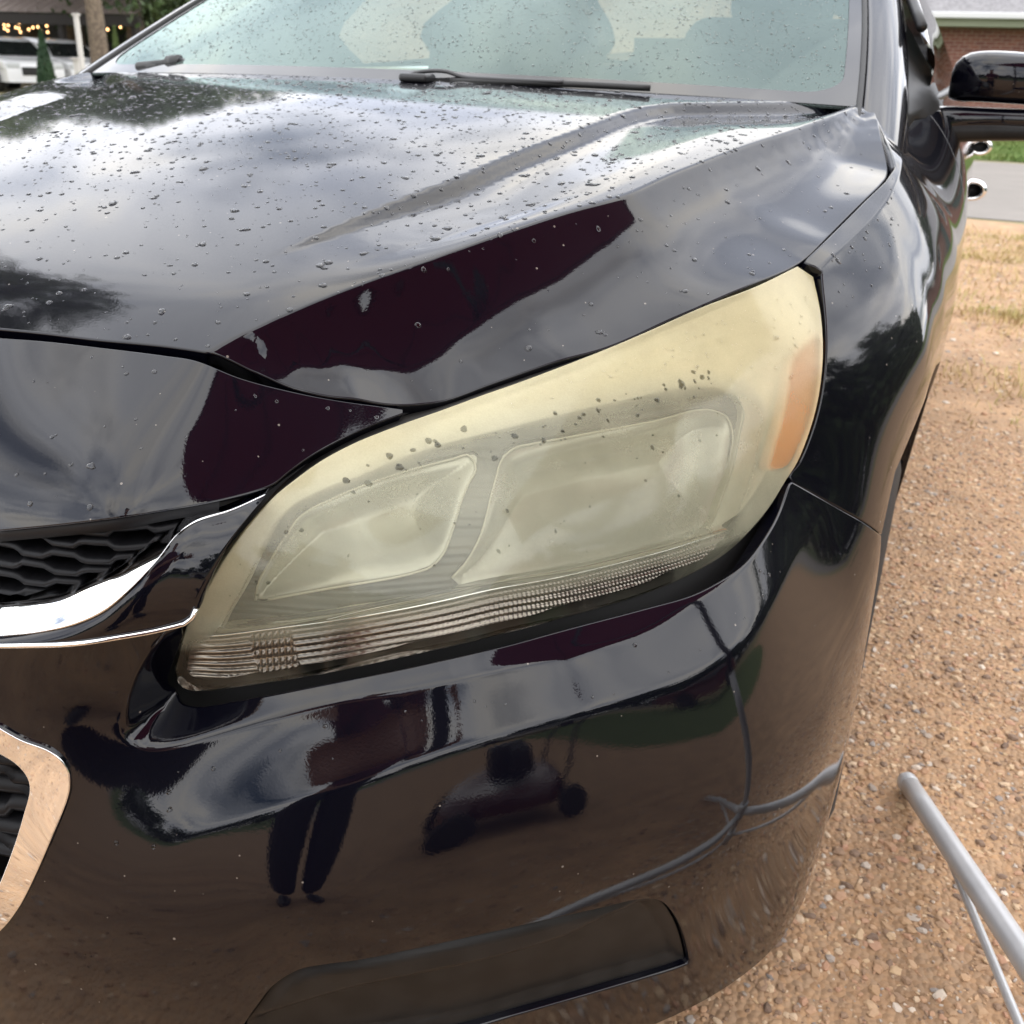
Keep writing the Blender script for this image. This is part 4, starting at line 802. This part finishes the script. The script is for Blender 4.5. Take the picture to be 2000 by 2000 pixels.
GBL = mat('grass_blade', (.10, .17, .03), .7, noise=(.8, (.16, .20, .05), .4, .6)); o = blades('grass', np.c_[r_.uniform(-1, 9, 26000), r_.uniform(18.7, 26, 26000)], .04, .09, .012, GBL, 33); tag(o, 'green lawn grass before the brick house')
# ------------------------------------------------------------------ trees
def leaf_mat(nm, c1_, c2_): return mat(nm, c1_, .6, noise=(1.3, c2_, .35, .65))
LD = leaf_mat('leaf_dark', (.022, .045, .014), (.06, .10, .025)); LG = leaf_mat('leaf_green', (.05, .09, .02), (.11, .15, .04)); LC = leaf_mat('leaf_conifer', (.012, .04, .014), (.03, .07, .02)); BARK = mat('bark', (.10, .075, .055), .9, noise=(14, (.18, .14, .10), .4, .6), bump=(20, .8, .03))
def crown(nm, c, rad, n, size, m, par, seed, clumps=40):
    r_ = np.random.default_rng(seed); q = r_.normal(0, 1, (clumps, 3)); q /= np.linalg.norm(q, axis=1)[:, None]; q *= (r_.random((clumps, 1))**.45); cs = q*np.array(rad)*.85
    k = r_.integers(0, clumps, n); d = r_.normal(0, 1, (n, 3)); d /= np.linalg.norm(d, axis=1)[:, None]; P = np.array(c)+cs[k]+d*(r_.random((n, 1))**.5)*min(rad)*r_.uniform(.22, .42, clumps)[k][:, None]
    u = r_.normal(0, 1, (n, 3)); u /= np.linalg.norm(u, axis=1)[:, None]; v = np.cross(u, r_.normal(0, 1, (n, 3))); v /= np.linalg.norm(v, axis=1)[:, None]; s = size*r_.uniform(.6, 1.3, (n, 1))
    V = np.stack([P-u*s, P+v*s*.45, P+u*s, P-v*s*.45], 1).reshape(-1, 3); F = (np.arange(n)*4)[:, None]+np.array([0, 1, 2, 3])
    return mesh_obj(nm, V, F, m, par, smooth=False)
def tree(x, y, h, r, label, m=LD, n=9000, leaf=.16, seed=1, group=None, base=.35, name='tree', cat='tree'):
    t_ = empty(name, (x, y, 0), label=label, cat=cat, group=group); r_ = np.random.default_rng(seed)
    L = [(0, 0, -.1), (r_.uniform(-.1, .1), r_.uniform(-.1, .1), h*.3), (r_.uniform(-.3, .3), r_.uniform(-.3, .3), h*.8)]
    tube('trunk', curve(L, 12), np.linspace(.028*h, .008*h, 12), BARK, t_)
    for k in range(5):
        a = r_.random()*6.3; z0 = h*r_.uniform(.3, .55); tube('limb', curve([(0, 0, z0), (math.cos(a)*r*.4, math.sin(a)*r*.4, z0+h*.1), (math.cos(a)*r*.8, math.sin(a)*r*.8, z0+h*.22)], 8), np.linspace(.012*h, .003*h, 8), BARK, t_, 7)
    crown('crown', (0, 0, h*(base+1)/2), (r, r, h*(1-base)/2), n, leaf, m, t_, seed); return t_
gx = lambda px, y: float(at((px, 100), y=y)[0])
gz = lambda px, py, y: float(at((px, py), y=y)[2])
# left background: open pavilion with string lights, white cars, conifers
pav = empty('pavilion', (gx(0, 27), 27, 0), label='open dark pavilion with pale metal roof and hanging string lights', cat='pavilion')
px0 = pav.location.x; WOODD = mat('dark_wood', (.03, .025, .022), .8); ROOFP = mat('metal_roof', (.40, .33, .30), .5, .3)
def loc(o, p): o.parent = p; return o
zt = gz(0, 38, 27)
rf = grid_mesh('roof', np.array([[(-9, -.6, zt+.25), (6.3, -.6, zt+.20)], [(-9, 3.5, zt+2.1), (6.3, 3.5, zt+2.0)], [(-9, 8, zt+.25), (6.3, 8, zt+.2)]]), ROOFP, pav); rf.data.polygons.foreach_set('use_smooth', [False]*len(rf.data.polygons))
for k in range(38): box('roof_rib', (-9+.41*k, 1.45, zt+1.19), (.03, 4.55, .03), ROOFP, pav, rot=(.424, 0, 0))
box('beam', (-1.3, -.5, zt+.02), (15.4, .16, .30), WOODD, pav)
for x_ in (-6, -2.6, .15, 3.2, 6.1): box('post', (x_, -.4, zt/2), (.18, .18, zt), WOODD, pav)
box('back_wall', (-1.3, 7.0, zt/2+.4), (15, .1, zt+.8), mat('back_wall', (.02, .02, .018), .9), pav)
BULB = bpy.data.materials.new('lit_bulb'); BULB.use_nodes = True; b = BULB.node_tree.nodes['Principled BSDF']; b.inputs['Emission Color'].default_value = (1, .55, .22, 1); b.inputs['Emission Strength'].default_value = 5
sl2 = empty('string_lights', (px0, 27.4, 0), label='strings of warm lit bulbs hanging under the pavilion roof', cat='string lights')
ico = None
bulbs = [(8, 48), (16, 49), (9, 55), (15, 59), (31, 53), (37, 45), (37, 55), (40, 62), (56, 57), (63, 40), (64, 53), (74, 52), (80, 60), (91, 50), (93, 62), (102, 45), (210, 57), (235, 52)]
pts_ = []
for (a, b_) in bulbs:
    p = at((a, b_), y=27.4); pts_.append(p)
    if ico is None:
        G = np.array([[(r*math.cos(u), r*math.sin(u), z) for u in np.linspace(0, 2*PI, 11)] for z, r in ((.035, .0), (.03, .012), (.02, .014), (.0, .030), (-.02, .032), (-.04, .022), (-.045, 0))]); o = grid_mesh('bulb', G, BULB, sl2, flip=True); ico = o
    else: o = ico.copy(); link(o, sl2)
    o.location = (p[0]-px0, 0, p[2])
srt = sorted([tuple(p-np.array([px0, 27.4, -.06])) for p in pts_]); tube('wire', curve(srt, 60), .008, RUBBER, sl2, 5)
WHITE = mat('white_paint', (.72, .73, .74), .35, 0, .8); TGL = mat('tinted_glass', (.01, .012, .012), .03)
def bg_car(name, x, y, rz, label, m, group=None, cat='car', L=4.7, H=1.5, suv=False):
    c = empty(name, (x, y, 0), rz, label, cat, group)
    prof = [(-.5, .28), (-.5, .62), (-.485, .80), (-.33, .90), (-.27, .93), (-.14, 1.36), (0, 1.47), (.16, 1.45), (.34, 1.12 if not suv else 1.42), (.40, 1.0 if not suv else 1.35), (.49, .95), (.5, .6), (.5, .28)]
    P = curve([(a*L, z*H/1.5) for a, z in prof], 60); sec = []
    for s_, ins_ in ((-.90, 0), (-.86, 0.), (-.4, 0), (0, 0), (.4, 0), (.86, 0), (.90, 0)):
        k = 1-.05*(abs(s_) > .87); Q = []
        for a, z in P:
            zz_ = z; wv = s_*(1-.22*sstep(.95*H/1.5, 1.45*H/1.5, z)); wv *= 1-.10*sstep(.36, .5, abs(a)/L)
            Q.append((a, wv, .28+(zz_-.28)*k))
        sec.append(Q)
    G = np.array(sec); grid_mesh('body', G, m, c)
    for sgn, Q in ((-1, G[0]), (1, G[-1])):
        f = list(range(len(Q))); mesh_obj('side_panel', Q, [f if sgn < 0 else f[::-1]], m, c, smooth=False)
        w1 = [(-.24, .95), (-.145, 1.30), (0, 1.39), (.15, 1.37), (.29, 1.12 if not suv else 1.33), (.31, 1.0), (.0, .95)]
        V = [(a*L, sgn*(.905*(1-.22*float(sstep(.95, 1.45, z)))+.012), z*H/1.5) for a, z in w1]; mesh_obj('side_window', V, [list(range(7))[::-1 if sgn > 0 else 1]], TGL, c, smooth=False)
    V = [(-.262*L, -.72, .97*H/1.5), (-.262*L, .72, .97*H/1.5), (-.155*L, .62, 1.34*H/1.5), (-.155*L, -.62, 1.34*H/1.5)]; V = [(a-.035, b_, z+.02) for a, b_, z in V]; mesh_obj('windscreen', V, [(0, 1, 2, 3)], TGL, c, smooth=False)
    for yy in (-.62, .62): box('headlight', (-.492*L, yy, .72*H/1.5), (.12, .36, .14), mat('lamp_glass', (.5, .52, .52), .1) if 'lamp_glass' not in MATS else MATS['lamp_glass'], c, bevel=.03)
    box('grille', (-.503*L, 0, .58*H/1.5), (.05, .8, .22), BLACKP, c, bevel=.02)
    for xx in (-.31, .30):
        for yy in (-1, 1):
            G = np.array([[(xx*L+r*math.cos(a), yy*(.80+w_), .335+r*math.sin(a)) for r, w_ in ((.0, .09), (.2, .10), (.22, .115), (.33, .115), (.335, .0), (.33, -.1))] for a in np.linspace(0, 2*PI, 25)]); grid_mesh('wheel', G, TYRE, c)
    return c
bg_car('white_sedan', gx(2, 24.5), 24.5, math.radians(158), 'white car parked at far left beside the small dark conifer', WHITE, 'white cars parked by the pavilion', L=4.8)
bg_car('white_sedan', gx(158, 27.5)+.3, 26.0, math.radians(165), 'white car parked right of the conifer behind the white posts', WHITE, 'white cars parked by the pavilion', L=4.6)
for (pa, yb, ptop, rw, lab, mm_) in ((84, 19, 62, .24, 'small dark green cone shaped conifer before the white cars', LC), (228, 19, 56, .15, 'slim yellow green conifer beside the tree trunk', LG)):
    h_ = gz(pa, ptop, yb); c = empty('conifer', (gx(pa, yb), yb, 0), label=lab, cat='conifer', group='small conifers before the pavilion'); tube('trunk', [(0, 0, -.05), (0, 0, h_*.9)], .03, BARK, c, 8)
    r_ = np.random.default_rng(int(pa)); n = 5000; z = h_*r_.random(n)**1.2; rr2 = rw*(1-z/h_)**.75*1.1*r_.uniform(.55, 1.1, n); a = r_.random(n)*6.3; P = np.c_[rr2*np.cos(a), rr2*np.sin(a), z+.02]
    u = r_.normal(0, 1, (n, 3)); u /= np.linalg.norm(u, axis=1)[:, None]; v = np.array([0, 0, 1.])+r_.normal(0, .3, (n, 3)); V = np.stack([P-u*.02, P+v*.05, P+u*.02, P-v*.03], 1).reshape(-1, 3)
    mesh_obj('foliage', V, (np.arange(n)*4)[:, None]+np.array([0, 1, 2, 3]), mm_, c, smooth=False)
WPOST = mat('white_post', (.55, .53, .50), .6)
for pa, yb, wd_, lab, hh in ((157, 21, .10, 'taller white post in front of the parked white cars', 1.95), (150, 22, .18, 'short white post cap beside the taller white post', .95)):
    c = empty('post', (gx(pa, yb), yb, 0), label=lab, cat='post', group='white posts by the parked cars'); box('shaft', (0, 0, hh/2), (wd_, wd_, hh), WPOST, c, bevel=.01); box('cap', (0, 0, hh+.02), (wd_*1.5, wd_*1.5, .05), WPOST, c, bevel=.01)
c = empty('tall_tree', (gx(191, 23), 23, 0), label='bare grey brown trunk right of the parked white cars', cat='tree'); tube('trunk', curve([(0, 0, -.1), (.05, 0, 1.5), (-.1, .1, 4), (.1, 0, 7)], 16), np.linspace(.26, .14, 16), BARK, c, 14); crown('crown', (0, 0, 8.2), (3.6, 3.6, 2.9), 9000, .16, LD, c, 77)
grp = 'trees behind the pavilion and cars'
tree(gx(40, 30)-.5, 31, 12.5, 4.6, 'broad tree rising over the pavilion roof at far left', LG, 12000, .15, 41, grp, .26)
tree(gx(150, 30), 30, 12.5, 4.6, 'tall dark tree with low boughs behind the tree trunk', LD, 16000, .15, 42, grp, .16)
tree(gx(270, 28), 28, 12, 4.8, 'dark tree behind the slim yellow green conifer', LD, 16000, .15, 43, grp, .06)
tree(gx(360, 33), 33, 13.5, 5.6, 'large dark tree beside the far windscreen pillar', LD, 16000, .18, 44, grp, .04)
tree(-11.1, 4.5, 14.3, 2.8, 'tall tree beyond the hood at left, seen mirrored in the paint', LD, 12000, .12, 45, grp, .5)
tree(-29, 11.5, 11, 5.0, 'dark tree left of the pavilion, seen mirrored in the hood', LD, 14000, .18, 47, grp, .06)
tree(-28, 20.5, 12, 5.0, 'green tree left of the white cars, seen mirrored in the hood', LG, 14000, .18, 48, grp, .06)
tree(gx(450, 40), 42, 12, 6, 'far tree behind the windscreen top', LD, 10000, .2, 46, grp, .04)
# right background: brick house
BR = bpy.data.materials.new('brick_wall'); BR.use_nodes = True; t = BR.node_tree; b = t.nodes['Principled BSDF']; b.inputs['Roughness'].default_value = .9
c_ = N('ShaderNodeTexCoord', tree=t); mp_ = N('ShaderNodeMapping', tree=t); mp_.inputs['Rotation'].default_value = (PI/2, 0, 0); t.links.new(c_.outputs['Object'], mp_.inputs[0])
bk_ = N('ShaderNodeTexBrick', tree=t, ins={'Color1': (.22, .085, .055, 1), 'Color2': (.16, .06, .045, 1), 'Mortar': (.34, .26, .22, 1), 'Scale': 1., 'Mortar Size': .006, 'Brick Width': .21, 'Row Height': .075}); t.links.new(mp_.outputs[0], bk_.inputs[0]); t.links.new(bk_.outputs[0], b.inputs['Base Color'])
HY = 26.0; hs = empty('brick_house', (4.5, HY, 0), label='low red brick house with grey shingle roof and white gutter', cat='house')
ze_ = gz(1950, 55, HY-.0); zg = gz(1950, 31, HY-.55)
box('wall', (0, 4, ze_/2+.1), (17, 8, ze_+.2), BR, hs)
box('soffit', (0, -.28, ze_+.10), (17.6, .56, .20), mat('olive_fascia', (.22, .24, .16), .7), hs)
box('gutter', (0, -.62, zg), (17.8, .12, .12), mat('white_gutter', (.62, .62, .62), .4), hs, bevel=.02)
SH = mat('shingles', (.16, .155, .16), .9, noise=(12, (.24, .235, .24), .4, .6)); rf = grid_mesh('roof', np.array([[(-8.9, -.6, zg+.03), (8.9, -.6, zg+.03)], [(-8.9, 4, zg+2.2), (8.9, 4, zg+2.2)], [(-8.9, 8.6, zg+.03), (8.9, 8.6, zg+.03)]]), SH, hs); rf.data.polygons.foreach_set('use_smooth', [False]*len(rf.data.polygons))
for x_ in (-5.2, .2, 4.6):
    wn = box('window', (x_, -.03, 1.35), (1.3, .08, 1.1), mat('window_white', (.6, .6, .58), .5) if 'window_white' not in MATS else MATS['window_white'], hs)
    for dx in (-.3, .3): p_ = box('pane', (dx, -.045, 0), (.5, .02, .95), TGL, wn)
dr = box('door', (2.6, -.03, 1.02), (.95, .06, 2.04), mat('door_green', (.05, .08, .07), .5), hs)
tree(12.5, 31, 9, 4, 'tree standing behind the right end of the brick house', LD, 8000, .2, 51, None, .2)
# surroundings behind the camera that the paint mirrors
def treeline(nm, pts, h, n, seed, label):
    r_ = np.random.default_rng(seed); L = curve(pts, 60); k = r_.integers(0, 60, n); hh = (h*(.75+.25*np.sin(np.arange(60)*1.7)+.12*r_.normal(0, 1, 60)))[k]
    P = np.c_[L[k]+r_.normal(0, 1.0, (n, 2)), hh*r_.random(n)**.6]; u = r_.normal(0, 1, (n, 3)); u /= np.linalg.norm(u, axis=1)[:, None]; v = np.cross(u, r_.normal(0, 1, (n, 3))); s = .45
    V = np.stack([P-u*s, P+v*s*.5, P+u*s, P-v*s*.5], 1).reshape(-1, 3); o = mesh_obj(nm, V, (np.arange(n)*4)[:, None]+np.array([0, 1, 2, 3]), LD, smooth=False); tag(o, label, kind='stuff')
treeline('near_woods', [(-60, -50), (-20, -56), (20, -52), (36, -30)], 6.0, 16000, 62, 'low dark wood far in front of the car')
treeline('far_woods', [(36, -28), (34, -12), (30, 2), (27, 16), (34, 40), (45, 60)], 12.0, 40000, 61, 'dark wood across the fields')
bg_car('silver_sedan', 8.5, -5.2, math.radians(60), 'silver car parked on the lane beyond the tripod', mat('silver_paint', (.42, .43, .44), .3, .6, .6), L=4.6)
bg_car('maroon_sedan', 13.0, 1.2, math.radians(95), 'dark maroon car parked beyond the driver side', mat('maroon_paint', (.10, .008, .015), .3, 0, 1), L=4.7)

# tripod stand: the silver leg lying on the gravel at lower right
ALU = mat('brushed_alloy', (.50, .51, .52), .42, .35, noise=(18, (.56, .57, .58), .35, .65), bump=(300, .2, .0003)); tp = empty('tripod_stand', (0, 0, 0), label='silver tripod stand with one round leg reaching over the gravel', cat='tripod')
F0 = at((1772, 1527), z=.022); F1 = at((2010, 1885), z=.17); dv_ = F1-F0; dv_ /= np.linalg.norm(dv_); HUB = F0+dv_*.74; print('HUB', HUB)
tp.location = (HUB[0], HUB[1], 0); q = HUB*[1, 1, 0]
def tl(nm, a, b, r, n=20): return tube(nm, np.linspace(a-q, b-q, 8), r, ALU, tp, n)
hxy = HUB[:2]; ax = F0[:2]-hxy; Lx = np.linalg.norm(ax); a0_ = math.atan2(ax[1], ax[0])
for k in range(3):
    a = a0_+k*2*PI/3; ft_ = np.array([hxy[0]+Lx*math.cos(a), hxy[1]+Lx*math.sin(a), .022]); lg = tl('leg', ft_, HUB, .017)
    tube('leg_tip', curve([ft_-q-(HUB-ft_)/np.linalg.norm(HUB-ft_)*.012, ft_-q-(HUB-ft_)/np.linalg.norm(HUB-ft_)*.008, ft_-q+(HUB-ft_)/np.linalg.norm(HUB-ft_)*.02], 8), [.007, .013, .0172, .0174, .0174, .0174, .0174, .0174], ALU, tp, 20)
    br = ft_+(HUB-ft_)*.30+np.array([0, 0, -.010]); cb = np.array([hxy[0]+.02*math.cos(a), hxy[1]+.02*math.sin(a), .10]); tl('brace', br, cb, .0062, 10)
tl('pole', np.array([*hxy, .06]), np.array([*hxy, .62]), .015); o_ = tl('upper_pole', np.array([*hxy, .60]), np.array([*hxy, 2.16]), .013); o_.data.materials[0] = mat('dark_pole', (.03, .03, .032), .5); tl('collar', HUB-[0, 0, .03], HUB+[0, 0, .04], .027); tl('collar', np.array([*hxy, .08]), np.array([*hxy, .12]), .022)

CANV = mat('maroon_canvas', (.17, .012, .036), .85, bump=(200, .2, .001)); t = CANV.node_tree; tl_ = N('ShaderNodeBsdfTranslucent', tree=t); tl_.inputs[0].default_value = (.16, .014, .036, 1); mx_ = N('ShaderNodeMixShader', tree=t, ins={0: .45}); t.links.new(t.nodes['Principled BSDF'].outputs[0], mx_.inputs[1]); t.links.new(tl_.outputs[0], mx_.inputs[2]); t.links.new(mx_.outputs[0], t.nodes['Material Output'].inputs[0])
can = np.array([(.86, .0, 2.08), (2.62, -.42, 2.08), (2.36, .90, 2.08), (1.33, 1.22, 2.08)])  # added unseen canopy, corners set to shape the maroon reflection on the hood
um = empty('added_canopy', (hxy[0], hxy[1], 2.1), label='added maroon canopy out of frame, shaped for its reflection in the hood', cat='added_canopy'); cq = can-np.array([hxy[0], hxy[1], 2.1]); top_ = np.array([0, 0, .16])
for k in range(4): mesh_obj('canopy_panel', [cq[k], cq[(k+1) % 4], top_, cq[k]-[0, 0, .07], cq[(k+1) % 4]-[0, 0, .07]], [(0, 1, 2), (3, 4, 1, 0)], CANV, um, smooth=False); tube('rib', np.linspace(top_-[0, 0, .02], cq[k]-[0, 0, .012], 6), .005, BLACKP, um, 8)
# photographer, standing behind the camera (seen only as a reflection)
SKIN = mat('skin', (.50, .27, .19), .5); SHIRT = mat('maroon_shirt', (.11, .012, .028), .8, noise=(20, (.14, .018, .035), .4, .6)); PANTS = mat('dark_trousers', (.012, .012, .014), .85); SHOE = mat('black_shoe', (.01, .01, .01), .5)
back = np.array([math.sin(YAW), -math.cos(YAW), 0]); right = np.array([math.cos(YAW), math.sin(YAW), 0]); B0 = np.array([.70, -.88, 0]); back = np.array([0, -1., 0]); right = np.array([1., 0, 0])
man = empty('person', tuple(B0), label='person in maroon shirt and black trousers holding up a phone', cat='person')
def skin_mesh(nm, joints, bones, m, sub=2):
    me = bpy.data.meshes.new(nm); me.from_pydata([tuple(j[0]) for j in joints], bones, []); o = link(bpy.data.objects.new(nm, me), man); o.modifiers.new('s', 'SKIN'); 
    for v_, j in zip(me.skin_vertices[0].data, joints): r = j[1]; v_.radius = (r, r) if np.isscalar(r) else r
    me.skin_vertices[0].data[0].use_root = True; me.materials.append(m); sm = o.modifiers.new('u', 'SUBSURF'); sm.levels = sub; sm.render_levels = sub; return o
W3 = lambda r_, b_, z: right*r_+back*b_+np.array([0, 0, z])
skin_mesh('body', [(W3(0, .02, .95), .12), (W3(0, .01, 1.15), (.15, .11)), (W3(0, 0, 1.38), (.18, .12)), (W3(0, -.02, 1.50), .06), (W3(0, -.05, 1.60), .07), (W3(0, -.07, 1.70), .10), (W3(0, -.06, 1.79), .07),
    (W3(-.20, .0, 1.42), .06), (W3(-.30, -.02, 1.14), .045), (W3(.10, -.33, 1.10), .032), (W3(.20, .0, 1.42), .06), (W3(.30, -.02, 1.14), .045), (W3(.33, -.33, 1.10), .032),
    (W3(-.10, .02, .88), .09), (W3(-.12, .0, .48), .06), (W3(-.13, .04, .09), .045), (W3(.10, .02, .88), .09), (W3(.12, .0, .48), .06), (W3(.13, .04, .09), .045)],
    [(0, 1), (1, 2), (2, 3), (3, 4), (4, 5), (5, 6), (2, 7), (7, 8), (8, 9), (2, 10), (10, 11), (11, 12), (0, 13), (13, 14), (14, 15), (0, 16), (16, 17), (17, 18)], SKIN)
skin_mesh('shirt', [(W3(0, .02, .90), .165), (W3(0, .01, 1.10), (.19, .15)), (W3(0, 0, 1.34), (.22, .15)), (W3(0, -.01, 1.47), .085), (W3(-.22, .0, 1.40), .085), (W3(-.29, -.01, 1.20), .075), (W3(.22, .0, 1.40), .085), (W3(.29, -.01, 1.20), .075)], [(0, 1), (1, 2), (2, 3), (2, 4), (4, 5), (2, 6), (6, 7)], SHIRT)
skin_mesh('trousers', [(W3(0, .02, .93), .15), (W3(-.10, .02, .80), .125), (W3(-.11, -.04, .48), .105), (W3(-.12, .04, .10), .09), (W3(.10, .02, .80), .125), (W3(.11, -.04, .48), .105), (W3(.12, .04, .10), .09)], [(0, 1), (1, 2), (2, 3), (0, 4), (4, 5), (5, 6)], PANTS)
for s_ in (-1, 1):
    skin_mesh('shoe', [(W3(s_*.13, .07, .05), .045), (W3(s_*.135, -.05, .045), .048), (W3(s_*.14, -.16, .035), .034)], [(0, 1), (1, 2)], SHOE)
    W4 = lambda a_, b_, z: W3(a_+.222, b_-.01, z-.03); h0 = W3(.215+s_*.115, -.33, 1.10); J = [(h0, .030), (W4(s_*.10, -.345, 1.13), (.036, .016))]; Bn = [(0, 1)]
    for f_ in range(4):
        b_ = len(J); z = 1.165+.0-.018*f_; J += [(W4(s_*.10, -.365, z), .0095), (W4(s_*.088, -.392, z+.004), .009), (W4(s_*.062, -.398, z+.002), .008)]; Bn += [(1, b_), (b_, b_+1), (b_+1, b_+2)]
    b_ = len(J); J += [(W4(s_*.085, -.35, 1.115), .011), (W4(s_*.066, -.372, 1.125), .009)]; Bn += [(1, b_), (b_, b_+1)]
    skin_mesh('hand', J, Bn, SKIN, 1)
skin_mesh('hair', [(W3(0, -.03, 1.73), .095), (W3(0, -.05, 1.80), .075), (W3(0, .0, 1.66), .06)], [(0, 1), (0, 2)], mat('hair', (.03, .02, .012), .7))
ph = empty('phone', tuple(CAM+(-CF)*.012), label='black phone held up in both hands of the person', cat='phone'); ph.rotation_euler = cam.matrix_world.to_euler()
box('case', (.0, -.045, .008), (.074, .152, .008), BLACKP, ph, bevel=.003); box('camera_bump', (.018, .006, .003), (.03, .03, .003), BLACKP, ph, bevel=.001)

# unseen push mower, added for the dark red reflection in the bumper
MRED = mat('red_enamel', (.07, .004, .006), .35, 0, .8); mw = empty('added_mower', (2.05, -1.0, 0), math.radians(35), label='added dark red and black mower out of frame, mirrored in the bumper', cat='mower')
dk = curve([(0, .16), (.20, .17), (.30, .20), (.33, .13), (.33, .08)], 14); G = np.array([[(r*1.25*math.cos(a), r*.9*math.sin(a), z+.06) for r, z in dk] for a in np.linspace(0, 2*PI, 33)]); grid_mesh('deck', G, MRED, mw)
box('engine', (0, 0, .34), (.26, .24, .18), BLACKP, mw, bevel=.04, smooth=True); box('fuel_tank', (.06, .16, .34), (.16, .10, .12), BLACKP, mw, bevel=.03, smooth=True)
for x_ in (-.34, .36):
    for y_ in (-.28, .28):
        G = np.array([[(x_+r*math.cos(a), y_+w_*(1 if y_ > 0 else -1), .11+r*math.sin(a)) for r, w_ in ((.0, .03), (.05, .035), (.085, .03), (.11, .02), (.11, -.02), (.085, -.03))] for a in np.linspace(0, 2*PI, 25)]); grid_mesh('wheel', G, TYRE, mw)
for y_ in (-.20, .20): tube('handle', curve([(.30, y_, .18), (.65, y_, .55), (.98, y_, .98)], 12), .012, BLACKP, mw, 10)
tube('grip', [(.98, -.20, .98), (1.0, -.1, 1.0), (1.0, .1, 1.0), (.98, .20, .98)], .014, BLACKP, mw, 10)
